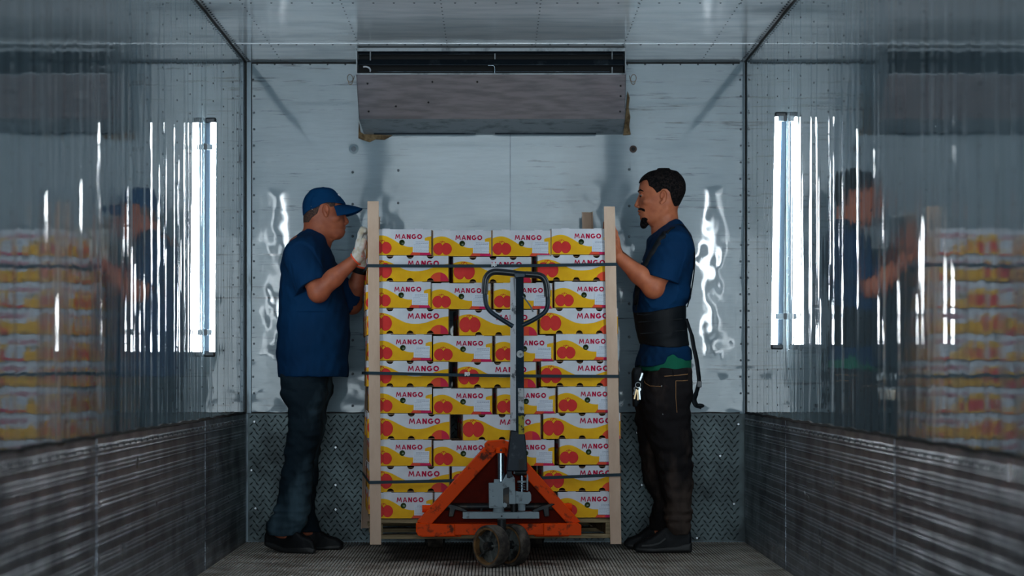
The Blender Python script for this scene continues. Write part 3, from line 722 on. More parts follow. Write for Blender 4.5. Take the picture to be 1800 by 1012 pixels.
DYP = [(0, 2.5, 1.8, -3.5), (0, 3, -3.5), (0, 3.5, 2.5, -1.5), (0, 4, -1), (0, 4, 3, -2), (0, 3, -1), (0, 4, 3, -1), (0, 3, -1), (0, 2, 1, -2), (0, 1, -1), (0, 0, 0, -.5)]
PROTO = make_carton(); first = [True]
def place_carton(u, v, z, rot, label, group):
    o = PROTO if first[0] else copy_tree(PROTO); first[0] = False
    p = L2W(u, v, z); o.location = tuple(p); o.rotation_euler = (0, 0, YAW+rot); o['label'] = label; o['group'] = group
    return o
rc = random.Random(11)
for k in range(11):
    z = PALTOP+(10-k)*.1152; g = 'mango cartons in the strapped stack'; sh = ROWS[k]; low = LAY[k]
    if k % 2 == 0:       # ends to the front: 4 across, 3 deep
        for i, px in enumerate(sh):
            dz = -DYP[k][i]/402.*1.0
            for r in range(3):
                if r == 1 and i in (1, 2) and k != 0: continue
                if r == 2 and i in (1, 2) and k != 0: continue
                u = u_of(px+.5)+CW/2+(0 if r == 0 else rc.uniform(-.008, .008)-(.012 if i == 0 else 0)); v = CD/2+r*.353
                if r and i == 0: u -= .004
                side = {0: 'left', 3: 'right'}.get(i)
                if r == 0: lb = f'stickered mango carton, {low} layer of the stack, {NTH[i]} of four'
                elif side: lb = f'mango carton on {side} side of the stack, {low} layer, {["", "middle", "rear"][r]} of three'
                else: lb = f'mango carton in top layer, {["", "middle", "rear"][r]} row, {NTH[i]} of four'
                place_carton(u, v, z+dz*.6, 0, lb, g)
    else:                # long sides to the front: 3 across, 4 deep
        n3 = ['leftmost', 'middle', 'rightmost']
        for i, px in enumerate(sh):
            dz = -DYP[k][i]/402.
            for r in range(4):
                if r >= 2 and i == 1: continue
                u = u_of(px+.5)+CD/2+(0 if r == 0 else rc.uniform(-.006, .006)-(.012 if i == 0 else 0)); v = CW/2+r*.2635
                side = {0: 'left', 2: 'right'}.get(i)
                if r == 0: lb = f'long-side mango carton, {low} layer of the stack, {n3[i]} of three'
                elif side: lb = f'mango carton on {side} side of the stack, {low} layer, {["", "second", "third", "rear"][r]} from the front'
                else: lb = f'mango carton in {low} layer, second row, seen through the front gaps'
                place_carton(u, v, z+dz*.6, PI/2, lb, g)

# --- edge boards
def corner_post(bu, bv, tu, tv, z0, z1, du, dv, label):
    a, b = L2W(bu, bv, z0), L2W(tu, tv, z1)
    t = .0045; w_ = .049
    prof = [(0, 0), (du*w_, 0), (du*w_, dv*t), (du*t, dv*t), (du*t, dv*w_), (0, dv*w_)]
    vs = [a+np.array([p*cY-q*sY, p*sY+q*cY, 0]) for p, q in prof]+[b+np.array([p*cY-q*sY, p*sY+q*cY, 0]) for p, q in prof]
    m = MB(); m.add(vs, [(0, 1, 2, 3), (0, 3, 4, 5), (9, 8, 7, 6), (11, 10, 9, 6)]+[(i, (i+1) % 6, 6+(i+1) % 6, 6+i) for i in range(6)])
    o = m.build('edge_board', M_POST, bevel=.0012); return tag(o, label, 'edge board', 'kraft edge boards on the corners of the load')
ur0, ur1 = u_of(1092), u_of(1080.5)
corner_post(-.0015, -.009, -.0125, -.009, .076, 1.577, 1, 1, 'kraft cardboard edge board on the front left corner of load')
corner_post(ur0, -.009, ur1, -.009, .074, 1.558, -1, 1, 'kraft cardboard edge board on the front right corner of load')
corner_post(-.030, 1.072, -.004+.018, 1.072, .083, 1.575, 1, -1, 'kraft cardboard edge board on the rear left corner of load')
corner_post(u_of(1055, 1.07), 1.072, u_of(1040.5, 1.07), 1.072, .083, 1.60, -1, -1, 'kraft cardboard edge board on the rear right corner of load')

# --- straps
def strap(zl, zr, label, clip=None):
    U0, U1, V0, V1 = -.0145, None, -.0115, 1.076
    zm = (zl+zr)/2; U1 = ur0+(ur1-ur0)*(zm-.07)/1.5+.003; U0 = -.0035-.011*(zm-.07)/1.5
    pts = []
    def zat(u): return zl+(zr-zl)*(u/1.06)
    n = 24
    for i in range(n+1): u = U0+(U1-U0)*i/n; pts.append(L2W(u, V0, zat(u)-.004*math.sin(PI*i/n)))
    for i in range(1, 8): v = V0+(V1-V0)*i/8; pts.append(L2W(U1+(.0 if i < 4 else -.0)*1, v, zr))
    for i in range(n+1): u = U1-(U1-U0+.017)*i/n; pts.append(L2W(u, V1, zat(u)))
    for i in range(1, 8): v = V1-(V1-V0)*i/8; pts.append(L2W(U0-.017*(1-i/8), v, zl))
    t = thing('strap', label, 'strap', tuple(L2W(0, 0, zl)), 0, 'bands strapped round the load')
    m = MB(); m.ribbon(pts, .0135, .0016, (0, 0, 1), closed=True); m.build('band', M_STRAP, t)
    if clip:
        c = L2W(u_of(clip), V0-.003, zat(u_of(clip))+.001); m = MB()
        for k in range(4): m.box(c+np.array([(k-1.5)*.006, 0, .001*(k % 2)]), (.0045, .006, .014 if k % 2 else .018))
        m.build('clip', M_CLEAR, t)
    return t
strap(1.295, 1.304, 'dark plastic band round the top of the carton stack', 868)
strap(.826, .812, 'dark plastic band round the middle of the carton stack', 821)
strap(.348, .378, 'dark plastic band round the lower part of the carton stack')

# --- pallet
PL = thing('pallet', 'weathered wooden pallet under the carton stack', 'pallet', tuple(L2W(.53, .5, .09)), YAW)
def lbox(mb, u0, u1, v0, v1, z0, z1):
    mb.add([L2W(u, v, z) for z in (z0, z1) for v in (v0, v1) for u in (u0, u1)], [(0, 2, 3, 1), (4, 5, 7, 6), (0, 1, 5, 4), (2, 6, 7, 3), (0, 4, 6, 2), (1, 3, 7, 5)])
for i in range(7):
    m = MB(); v0 = .002+i*.155; lbox(m, .0, 1.075, v0, v0+.112, .168, .187-.002*(i % 2)); m.build('deck_board', M_WOOD, PL, bevel=.002)
for u0 in (.018, .515, 1.035):
    m = MB(); lbox(m, u0, u0+.036, .004, 1.045, .118, .1678); m.build('stringer', M_WOOD, PL, bevel=.002)
for v0 in (.0, .46, .95):
    m = MB(); lbox(m, .0, 1.075, v0, v0+.09, .100, .1178); m.build('bottom_board', M_WOOD, PL, bevel=.002)

# ------------------------------------------------------------------ pallet jack
JX, JY = (877-VX)/409., 11.0
JC, JS = math.cos(YAW*.6), math.sin(YAW*.6)
def J(px, py, dy=0.0):
    """photo pixel on the jack's own front plane, dy metres further back"""
    Y = JY+dy; x = (px-VX)*Y/F-JX; z = CAMZ-(py-VY)*Y/F
    return np.array([JX+x*JC-dy*JS, JY+x*JS+dy*JC, z])
JK = thing('pallet_jack', 'orange hand pallet jack with raised forks under the loaded pallet', 'pallet jack', tuple(J(877, 998)*np.array([1, 1, 0])))
def jprism(mb, pts, d0, d1):
    P0 = [J(a, b, d0) for a, b in pts]; dv = J(877, 800, d1)-J(877, 800, d0)
    # keep the outline of the front plane all the way back
    n = len(pts); V = P0+[p+dv*np.array([1, 1, 0]) for p in P0]
    tris = tessellate_polygon([[Vector((a, b, 0)) for a, b in pts]])
    mb.add(V, [tuple(t) for t in tris]+[tuple(i+n for i in reversed(t)) for t in tris]+[(i, (i+1) % n, n+(i+1) % n, n+i) for i in range(n)])
# carriage
m = MB(); jprism(m, [(740, 922), (1014, 922), (905, 790), (850, 790)], .085, .092); m.build('carriage_plate', M_ORANGE_SHADE, JK)
m = MB(); jprism(m, [(733, 917), (748, 922), (757, 922), (874, 795), (862, 782), (856, 782)], -.012, .088); m.build('carriage_side', M_ORANGE, JK, bevel=.003)
m = MB(); jprism(m, [(1021, 917), (1008, 922), (999, 922), (884, 795), (894, 782), (900, 782)], .012, .088); m.build('carriage_side', M_ORANGE, JK, bevel=.003)
m = MB(); jprism(m, [(853, 795), (852, 781), (858, 775), (885, 773), (892, 776), (903, 780), (903, 797), (893, 795), (889, 788), (872, 788), (868, 795)], -.03, .07); m.build('carriage_head', M_ORANGE, JK, bevel=.004)
m = MB(); m.cyl(J(880, 786, -.02), J(880, 796, -.02), .022, .024, 20); m.build('ram_seat', M_ORANGE, JK, 50, bevel=.001)
m = MB(); m.cyl(J(880, 791, -.043), J(880, 791, -.048), .005, None, 8); m.build('bolt', M_IRON, JK)
m = MB(); jprism(m, [(738, 920), (1017, 920), (1017, 940), (738, 940)], .0, .09); m.build('cross_beam', M_ORANGE, JK, bevel=.003)
m = MB(); jprism(m, [(731, 922), (734, 919), (799, 921), (800, 942), (742, 943), (735, 941), (731, 934)], -.018, .09); m.build('heel_block', M_ORANGE, JK, bevel=.004)
m = MB(); jprism(m, [(955, 920), (1017, 920), (1022, 923), (1022, 941), (955, 941)], -.018, .09); m.build('heel_block', M_ORANGE, JK, bevel=.004)
for a, b, py in ((743, 762, 893.5), (990, 1006, 891)):
    m = MB(); m.cyl(J(a, py, .05), J(b, py, .05), .0165, None, 16); m.build('torsion_tube', M_ORANGE, JK, 50)
m = MB(); m.cyl(J(765, 890, .06), J(990, 890, .06), .016, None, 14); m.build('torsion_shaft', M_IRON, JK, 50)
# forks
for px in (782, 972):
    a = J(px, 930, .08); b = a+np.array([-sY*1.13, cY*1.13, 0]); z = .130
    m = MB(); m.add([], []); 
    for w0, dz0, dz1 in ((.150, -.012, .030),):
        q = []
        for p, zz in ((a, 1.0), (b, .55)):
            for sx in (-1, 1):
                for s2 in (dz0*zz, dz1): q.append((p[0]+sx*w0/2*cY, p[1]+sx*w0/2*sY, z+s2))
        m.add(q, [(0, 1, 3, 2), (4, 6, 7, 5), (0, 4, 5, 1), (2, 3, 7, 6), (0, 2, 6, 4), (1, 5, 7, 3)])
    fk = m.build('fork', M_ORANGE, JK, bevel=.004)
    c = a+(b-a)*.9; ax = np.array([cY, sY, 0])
    m = MB(); m.cyl((c[0]-ax[0]*.035, c[1]-ax[1]*.035, .036), (c[0]+ax[0]*.035, c[1]+ax[1]*.035, .036), .036, None, 20); m.build('load_roller', M_TYRE, fk, 40)
    m = MB(); 
    for s in (-1, 1): m.bar((c[0]+s*ax[0]*.042, c[1]+s*ax[1]*.042, .036), (c[0]+s*ax[0]*.042+sY*.10, c[1]+s*ax[1]*.042-cY*.10, .125), .03, .008, (1, 0, 0))
    m.build('roller_arm', M_IRON, fk)
# links and steering plate
for P in ([(779, 886), (786, 884), (806, 889), (822, 897), (819, 900), (800, 896), (797, 908), (788, 908), (790, 893)], [(976, 886), (970, 885), (952, 889), (935, 897), (938, 901), (955, 896), (957, 908), (966, 908), (965, 892)]):
    m = MB(); jprism(m, P, -.005, .03); m.build('lift_link', M_IRON, JK, bevel=.003)
m = MB(); jprism(m, [(813, 900), (947, 900), (947.5, 911.5), (813, 911.5)], -.05, .03); m.build('axle_plate', M_PUMP, JK, bevel=.0025)
m = MB(); m.cyl(J(846, 898, -.02), J(846, 893.5, -.02), .006, None, 8); m.cyl(J(881, 907, -.052), J(881, 907, -.055), .004, None, 8); m.build('bolt', M_IRON, JK)
# pump body
m = MB(); jprism(m, [(858.5, 849), (880.5, 848.5), (889, 834), (893, 830.5), (898.5, 832), (904, 840), (905.5, 886), (894, 886), (894, 856), (883.5, 859), (883.5, 893), (859, 893)], -.062, -.005)
PB = m.build('pump_body', M_PUMP, JK, bevel=.003)
m = MB(); jprism(m, [(860.5, 873), (874.5, 873), (875, 890), (860.5, 890)], -.066, -.06); m.build('boss', M_PUMP, PB, bevel=.002)
m = MB(); jprism(m, [(882.5, 852), (895, 850), (895, 888), (882.5, 888)], -.03, -.01); m.build('body_recess', M_IRON, PB)
m = MB(); m.cyl(J(875, 849, -.03), J(875, 842, -.03), .0185, .0175, 20); m.build('collar', M_PUMP, PB, 50, bevel=.001)
m = MB(); m.cyl(J(880, 846, -.03), J(880, 795, -.02), .0165, None, 24); m.build('chrome_ram', M_CHROME, JK, 50)
m = MB(); m.lathe([(.006, 0), (.006, .010), (.0115, .010), (.0115, 0)], J(894, 838, -.062), (0, -1, 0), 16, closed=True); m.build('eye', M_PUMP, PB, 40)
m = MB(); m.cyl(J(894, 838, -.05), J(894, 838, -.076), .0062, None, 14); m.build('pivot_pin', M_IRON, PB)
m = MB(); m.cyl(J(886, 887.5, -.055), J(886, 887.5, -.074), .011, None, 6); m.cyl(J(886, 887.5, -.074), J(886, 887.5, -.078), .005, None, 10); m.build('hex_nut', M_PUMP, PB)
m = MB(); jprism(m, [(905, 863), (926, 865.5), (931, 864), (933, 870), (933, 880), (928, 886), (922, 886), (905, 885)], -.056, -.008); m.build('valve_block', M_PUMP, JK, bevel=.004)
m = MB(); m.cyl(J(916.5, 885, -.03), J(916.5, 897, -.03), .0165, .0155, 18); m.build('pump_foot', M_PUMP, JK, 50)
m = MB(); m.cyl(J(876, 892, -.03), J(876, 900, -.03), .024, None, 20); m.build('pump_foot', M_PUMP, JK, 50)
m = MB(); m.cyl(J(903, 886, -.02), J(903, 899, -.02), .014, None, 14); m.build('pump_foot', M_IRON, JK, 50)
m = MB(); jprism(m, [(915.5, 869), (918, 869), (918, 881), (915.5, 881)], -.0595, -.056); m.build('raised_rib', M_PUMP, JK)
m = MB(); m.cyl(J(917, 864, -.03), J(917, 836, -.03), .0085, None, 14); PR = m.build('pump_piston', M_CHROME, JK, 50)
m = MB(); m.cyl(J(917, 847.5, -.03), J(917, 844.5, -.03), .0205, .019, 18); m.build('spring_cap', M_PUMP, JK, 50)
m = MB(); pts = []
for i in range(91):
    a = i/90*2*PI*3.4; py = 848+(862-848)*i/90; c = J(917, py, -.03); pts.append((c[0]+.0195*math.cos(a), c[1]+.0195*math.sin(a), c[2]))
m.tube(pts, .0024, 6); m.build('coil_spring', M_CHROME, JK, 180)
m = MB(); jprism(m, [(925, 862), (925, 838), (926.5, 832), (928, 838), (927.5, 862)], -.05, -.02); m.build('spring_guard', M_PUMP, JK)
m = MB(); m.cyl(J(905, 830, -.035), J(925, 830, -.035), .0125, None, 18)
for k in range(5): m.cyl(J(910+k*3, 830, -.035), J(911.2+k*3, 830, -.035), .0145, None, 18)
m.build('pump_roller', M_IRON, JK, 40)
m = MB(); m.cyl(J(904.5, 829.5, -.035), J(902.5, 829.5, -.035), .0085, None, 14); m.build('roller_pin', M_PUMP, JK)
# lever: foot, square tube in two faces, loop grip
def lev(px, py, dy): return J(px, py, dy)
def quadtube(mb, top, bot, fw, sw, dt, db):
    """square tube turned a little: pale side face on the left, broad face on the right; px outline given at top and bottom"""
    (a0, b0), (a1, b1) = top, bot
    for side in (0,):
        f0, f1 = a0+sw, a1+sw*1.05
        V = [J(a0, b0, dt+.022), J(f0, b0, dt-.012), J(f0+fw, b0, dt-.004), J(a0+fw*1.0, b0, dt+.030),
             J(a1, b1, db+.022), J(f1, b1, db-.012), J(f1+fw*1.05, b1, db-.004), J(a1+fw*1.0, b1, db+.030)]
    return V
V = quadtube(None, (894.3, 487), (895.5, 772), 15, 8.8, -.17, -.09)
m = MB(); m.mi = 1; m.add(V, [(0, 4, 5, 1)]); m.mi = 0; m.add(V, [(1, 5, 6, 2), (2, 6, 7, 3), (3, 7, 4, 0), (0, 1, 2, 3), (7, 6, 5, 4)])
LV = m.build('lever', [M_LEVER, M_LEVER2], JK, bevel=.0022)
m = MB(); m.bar(J(903.6, 490, -.184), J(905, 768, -.104), .0016, .0012); m.build('seam_edge', M_LEVER2, LV)
F1 = [(896, 756), (905, 757), (921, 763), (924, 790), (925.5, 828), (889.5, 828), (891, 800)]
m = MB(); jprism(m, F1, -.115, -.045); m.build('lever_foot', M_LEVBLK, JK, bevel=.004)
m = MB(); jprism(m, [(910, 807), (920.5, 807), (921, 826), (910, 826)], -.1175, -.110); m.build('foot_slot', M_BLACK, JK)
m = MB(); jprism(m, [(889.5, 826), (898, 826), (900, 838), (890, 840)], -.08, -.06); m.build('foot_lug', M_LEVBLK, JK, bevel=.002)
def sm(pts, n=8): return [np.array(p) for p in catmull(pts, n)]
def catmull(pts, n):
    P = [np.array(p, float) for p in pts]; P = [2*P[0]-P[1]]+P+[2*P[-1]-P[-2]]; out = []
    for i in range(1, len(P)-2):
        for k in range(n):
            t = k/n; a, b, c, d = P[i-1:i+3]
            out.append(.5*((2*b)+(-a+c)*t+(2*a-5*b+4*c-d)*t*t+(-a+3*b-3*c+d)*t**3))
    out.append(P[-2]); return out
GD = -.185
low = [J(a, b, GD+.0) for a, b in ((849.5, 511), (850, 524), (852.5, 537), (859, 547), (871, 556), (886, 565.5), (899, 573.5))]
m = MB(); m.tube(catmull(low, 5), .0098, 14); m.build('grip_bar', M_LEVER, JK, 60)
low = [J(a, b, GD+.0) for a, b in ((959.5, 515), (960.3, 527), (959.5, 538), (955, 548), (944, 556.5), (931, 564), (915, 571.5))]
m = MB(); m.tube(catmull(low, 5), .0098, 14); m.build('grip_bar', M_LEVER, JK, 60)
m = MB(); m.tube(catmull([J(a, b, GD) for a, b in ((903, 480.5), (885, 478.5), (867, 477.5), (857.5, 481), (852, 488), (849.8, 498), (849.2, 516))], 6), .0138, 16); m.build('rubber_grip', M_GRIP, JK, 60)
m = MB(); m.tube(catmull([J(a, b, GD) for a, b in ((921, 482), (935, 482.8), (946, 484.3), (953, 489), (957, 497), (958.8, 508), (959.6, 521))], 6), .0138, 16); m.build('rubber_grip', M_GRIP, JK, 60)
m = MB(); jprism(m, [(899, 479.5), (921, 480.5), (920, 486.5), (902, 487.5)], GD-.015, GD+.014); m.build('grip_clamp', M_LEVER, JK, bevel=.003)
m = MB(); m.tube([J(903, 481, GD), J(921, 482.3, GD)], .0135, 14); m.build('grip_core', M_LEVER, JK, 60)
m = MB(); m.ribbon(catmull([J(a, b, GD+.02) for a, b in ((916.5, 520), (922, 527), (928, 535), (932, 542), (934.5, 548))], 5), [.010]*9+[.012]*12, .006, (0, 1, 0)); m.build('release_trigger', M_CASE, JK, bevel=.001)
m = MB(); m.cyl(J(912, 622, -.154), J(912, 622, -.1575), .0155, None, 20); m.build('round_sticker', M_LABEL, LV)
m = MB(); jprism(m, [(908.5, 682), (918.3, 682), (919, 726), (909, 726)], -.140, -.135); m.build('label_strip', M_LABEL, LV)
m = MB(); jprism(m, [(909.5, 730), (919.2, 730), (919.6, 763), (909.8, 763)], -.129, -.120); m.build('label_strip', M_LABEL2, LV)
# steering wheels, turned towards the left
tw = math.radians(46); ax = np.array([-math.sin(tw), -math.cos(tw), 0])
Yw = 10.865; C1 = W(855, 961, Yw); C1[2] = .0905
SW = ax*-1
def wheel(c):
    """c = centre of the outer face"""
    R, w = .0905, .056; i = -ax
    m = MB(); m.lathe([(R-.013, .001), (R-.006, 0), (R-.001, .004), (R, .012), (R, w-.012), (R-.001, w-.004), (R-.006, w), (R-.013, w-.001)], c, i, 44, closed=True); ty = m.build('tyre', M_TYRE, JK, 40)
    m = MB(); m.lathe([(R-.020, .002), (R-.011, .0005), (R-.010, .005), (R-.010, w-.005), (R-.011, w-.0005), (R-.020, w-.002)], c, i, 44, closed=True); m.build('rim', M_RUST, JK, 40)
    m = MB(); m.lathe([(.001, .022), (.030, .022), (R-.018, .026), (R-.018, .032), (.001, .032)], c, i, 40); dk = m.build('wheel_disc', M_HUB, JK, 40)
    e = np.array([0, 0, 1.]); g = np.cross(i, e)
    for k in range(5):
        a = 2*PI*k/5+.25; d = e*math.cos(a)+g*math.sin(a)
        m = MB(); m.bar(c+i*.018+d*.016, c+i*.018+d*(R-.018), .010, .016, tuple(i)); m.build('spoke', M_HUB, dk, bevel=.002)
    m = MB(); m.cyl(c+i*.024, c-i*.003, .023, .019, 20); m.cyl(c-i*.002, c-i*.008, .012, .010, 12); m.build('hub', M_IRON, JK, 40)
wheel(C1); C2 = C1-ax*.123; wheel(C2)
mid = C1-ax*.09; top = J(885, 912, 0)
m = MB(); m.cyl(C1-ax*.05, C2+ax*.0-ax*.02, .011, None, 14); m.build('axle', M_IRON, JK, 50)
m = MB(); m.cyl(mid+np.array([0, 0, 0]), mid+np.array([0, 0, .112]), .017, .019, 20); m.build('steering_column', M_IRON, JK, 50, bevel=.001)

from mathutils.bvhtree import BVHTree
def tree_of(*obs):
    vs = []; fs = []
    for o in obs:
        Mx = np.array(ROOTM.get(o.name, Matrix.Identity(4))) if o.parent is not None else np.array(Matrix.Translation(o.location))
        me = o.data; co = np.empty(len(me.vertices)*3); me.vertices.foreach_get('co', co); co = co.reshape(-1, 3) @ Mx[:3, :3].T+Mx[:3, 3]
        b = len(vs); vs += [tuple(c) for c in co]; fs += [tuple(i+b for i in f.vertices) for f in me.polygons]
    return BVHTree.FromPolygons(vs, fs)
def snap(tr, px, py, off=.002, fallback=None):
    """the point of a surface that shows at pixel px, py, lifted off it a little"""
    o = Vector((0, 0, CAMZ))
    for e in (0, 1, -1, 2, -2, 3, -3, 5, -5, 8, -8, 12, -12):
        d = (Vector(W(px+e, py, 10.0))-o).normalized(); h = tr.ray_cast(o, d)
        if h[0] is not None: return np.array(h[0]-d*off)
    return np.array(fallback) if fallback is not None else W(px, py, 11.7)

# ------------------------------------------------------------------ people: smooth solids meshed from distance fields
class Field:
    def __init__(self, lo, hi, h):
        self.h = h; self.lo = np.array(lo, float); n = np.ceil((np.array(hi)-self.lo)/h).astype(int)+1
        self.n = n; self.ax = [self.lo[i]+h*np.arange(n[i]) for i in range(3)]
        self.F = np.full(tuple(n), .06, np.float32)
    def sub(self, lo, hi, mg):
        sl = []
        for i in range(3):
            a = int(max(0, math.floor((lo[i]-mg-self.lo[i])/self.h))); b = int(min(self.n[i], math.ceil((hi[i]+mg-self.lo[i])/self.h)+1))
            if b <= a: return None
            sl.append(slice(a, b))
        X = self.ax[0][sl[0]].astype(np.float32)[:, None, None]; Y = self.ax[1][sl[1]].astype(np.float32)[None, :, None]; Z = self.ax[2][sl[2]].astype(np.float32)[None, None, :]
        return tuple(sl), X, Y, Z
    def put(self, sl, d, k, mode):
        A = self.F[sl]
        if mode == 'add':
            if k > 0:
                h = np.clip(.5+.5*(A-d)/k, 0, 1); A2 = A+(d-A)*h-k*h*(1-h)
            else: A2 = np.minimum(A, d)
        elif mode == 'cut':
            d = -d
            if k > 0:
                h = np.clip(.5-.5*(A-d)/k, 0, 1); A2 = A+(d-A)*h+k*h*(1-h)
            else: A2 = np.maximum(A, d)
        else: A2 = np.maximum(A, d)
        self.F[sl] = A2
    def cap(self, a, b, ra, rb, k=.0, mode='add', sq=None):
        a = np.array(a, float); b = np.array(b, float); r = max(ra, rb)
        s = self.sub(np.minimum(a, b)-r, np.maximum(a, b)+r, k+.012)
        if s is None: return self
        sl, X, Y, Z = s; d = b-a; L2 = float(d @ d)+1e-12
        t = np.clip(((X-a[0])*d[0]+(Y-a[1])*d[1]+(Z-a[2])*d[2])/L2, 0, 1)
        D = np.sqrt((X-a[0]-t*d[0])**2+(Y-a[1]-t*d[1])**2+(Z-a[2]-t*d[2])**2)-(ra+(rb-ra)*t)
        self.put(sl, D, k, mode); return self
    def chain(self, pts, rs, k=.0, mode='add', kk=.006):
        for i in range(len(pts)-1): self.cap(pts[i], pts[i+1], rs[i], rs[i+1], k if i == 0 else kk, mode)
        return self
    def ell(self, c, r, k=.0, mode='add', R=None):
        c = np.array(c, float); r = np.array(r, float); m = r.max()
        s = self.sub(c-m, c+m, k+.012)
        if s is None: return self
        sl, X, Y, Z = s; P = [X-c[0], Y-c[1], Z-c[2]]
        if R is not None:
            R = np.array(R); P = [P[0]*R[0][i]+P[1]*R[1][i]+P[2]*R[2][i] for i in range(3)]
        k0 = np.sqrt((P[0]/r[0])**2+(P[1]/r[1])**2+(P[2]/r[2])**2); k1 = np.sqrt((P[0]/r[0]**2)**2+(P[1]/r[1]**2)**2+(P[2]/r[2]**2)**2)+1e-9
        self.put(sl, k0*(k0-1)/k1, k, mode); return self
    def loft(self, rows, k=.0, mode='add', grow=0.0, n=2.0):
        """rows: (z, x0, x1, half y, y centre), any order"""
        T = np.array(sorted(rows)); z = T[:, 0]
        s = self.sub((T[:, 1].min()-grow, (T[:, 4]-T[:, 3]).min()-grow, z[0]-grow), (T[:, 2].max()+grow, (T[:, 4]+T[:, 3]).max()+grow, z[-1]+grow), k+.012)
        if s is None: return self
        sl, X, Y, Z = s; zz = Z[0, 0, :]
        def it(c):
            v = T[:, c]; zc = np.clip(zz, z[0], z[-1])
            if len(z) < 3: return np.interp(zc, z, v)
            m = np.gradient(v, z); i = np.clip(np.searchsorted(z, zc)-1, 0, len(z)-2); h = z[i+1]-z[i]; t = (zc-z[i])/h
            dl = (v[i+1]-v[i])/h
            def lim(mm): return np.where(mm*dl <= 0, 0, np.sign(dl)*np.minimum(np.abs(mm), 3*np.abs(dl)))
            m0, m1 = lim(m[i]), lim(m[i+1])
            return (1+2*t)*(1-t)**2*v[i]+t*(1-t)**2*h*m0+t*t*(3-2*t)*v[i+1]+t*t*(t-1)*h*m1
        x0, x1, hy, yc = it(1), it(2), it(3), it(4); cx = (x0+x1)/2; a = np.maximum((x1-x0)/2, .002)+grow; b = np.maximum(hy, .002)+grow
        a, b, cx, yc = [q.astype(np.float32)[None, None, :] for q in (a, b, cx, yc)]
        if n == 2.0:
            px, py = (X-cx)/a, (Y-yc)/b; k0 = np.sqrt(px**2+py**2); k1 = np.sqrt((px/a)**2+(py/b)**2)+1e-6; D = k0*(k0-1)/k1
        else:
            D = ((np.abs((X-cx)/a)**n+np.abs((Y-yc)/b)**n)**(1/n)-1)*np.minimum(a, b)
        D = np.maximum(D, np.maximum(Z-(z[-1]+grow), (z[0]-grow)-Z))
        self.put(sl, D, k, mode); return self
    def slab(self, pts, y0, y1, k=.0, mode='add', wfun=None):
        """outline (x, z) swept from y0 to y1; wfun(X, Z) may narrow it: returns (centre, half)"""
        P = np.array(pts, float); lo = P.min(0); hi = P.max(0)
        s = self.sub((lo[0], y0, lo[1]), (hi[0], y1, hi[1]), k+.012)
        if s is None: return self
        sl, X, Y, Z = s; x = X[:, 0, 0][:, None]; z = Z[0, 0, :][None, :]
        d = np.full(np.broadcast(x, z).shape, 1e9); sg = np.ones(d.shape); m = len(P)
        for i in range(m):
            a = P[i]; b = P[i-1]; e = b-a; wx = x-a[0]; wz = z-a[1]; t = np.clip((wx*e[0]+wz*e[1])/(e @ e+1e-12), 0, 1)
            d = np.minimum(d, (wx-e[0]*t)**2+(wz-e[1]*t)**2)
            c1 = z >= a[1]; c2 = z < b[1]; c3 = e[0]*wz > e[1]*wx
            sg = np.where((c1 & c2 & c3) | (~c1 & ~c2 & ~c3), -sg, sg)
        D2 = (sg*np.sqrt(d)).astype(np.float32)[:, None, :]
        if wfun is None: yc, hy = (y0+y1)/2, (y1-y0)/2
        else: yc, hy = wfun(X, Z)
        DY = np.abs(Y-yc)-hy; r = .014
        u = np.maximum(D2+r, 0); v = np.maximum(DY+r, 0); D = np.sqrt(u*u+v*v)-r+np.minimum(np.maximum(D2+r, DY+r), 0)
        self.put(sl, D, k, mode); return self
    def half(self, p, nrm, k=.0):
        """keep what lies behind the plane (p, nrm)"""
        X, Y, Z = [a.astype(np.float32) for a in self.ax]; n = np.array(nrm, float); n /= np.linalg.norm(n)
        D = (X[:, None, None]-p[0])*n[0]+(Y[None, :, None]-p[1])*n[1]+(Z[None, None, :]-p[2])*n[2]
        self.F = np.maximum(self.F, D.astype(np.float32)); return self
    def folds(self, amp, sc, seed, dirs=None):
        """cloth folds: sums of bent waves"""
        r = np.random.RandomState(seed); X, Y, Z = [a.astype(np.float32) for a in self.ax]
        X = X[:, None, None]; Y = Y[None, :, None]; Z = Z[None, None, :]; acc = 0
        for i in range(4):
            d = r.normal(size=3)*np.array(dirs if dirs is not None else (1, 1, 1)); d = d/np.linalg.norm(d)*sc*(1+.7*i); e = r.normal(size=3)*sc*.45
            ph = r.uniform(0, 6.28, 2); w = np.sin(X*e[0]+Y*e[1]+Z*e[2]+ph[0])
            acc = acc+np.sin(X*d[0]+Y*d[1]+Z*d[2]+1.6*w+ph[1])/(1+.5*i)
        self.F = self.F+(amp*acc*.5).astype(np.float32); return self
    def mesh(self, name, mats, parent=None, kind=None, smooth=180, relax=0, mat_fn=None):
        Fv = self.F; n = self.n; b = Fv < 0
        Fv[0] = Fv[-1] = .01; Fv[:, 0] = Fv[:, -1] = .01; Fv[:, :, 0] = Fv[:, :, -1] = .01; b = Fv < 0
        c = b[:-1, :-1, :-1].astype(np.int8)
        for dx in (0, 1):
            for dy in (0, 1):
                for dz in (0, 1):
                    if dx+dy+dz: c = c+b[dx:n[0]-1+dx, dy:n[1]-1+dy, dz:n[2]-1+dz]
        act = (c > 0) & (c < 8); I = np.argwhere(act); idx = np.full(act.shape, -1, np.int32); idx[act] = np.arange(len(I))
        acc = np.zeros((len(I), 3)); cnt = np.zeros(len(I))
        cor = [(x, y, z) for x in (0, 1) for y in (0, 1) for z in (0, 1)]
        val = {q: Fv[I[:, 0]+q[0], I[:, 1]+q[1], I[:, 2]+q[2]].astype(float) for q in cor}
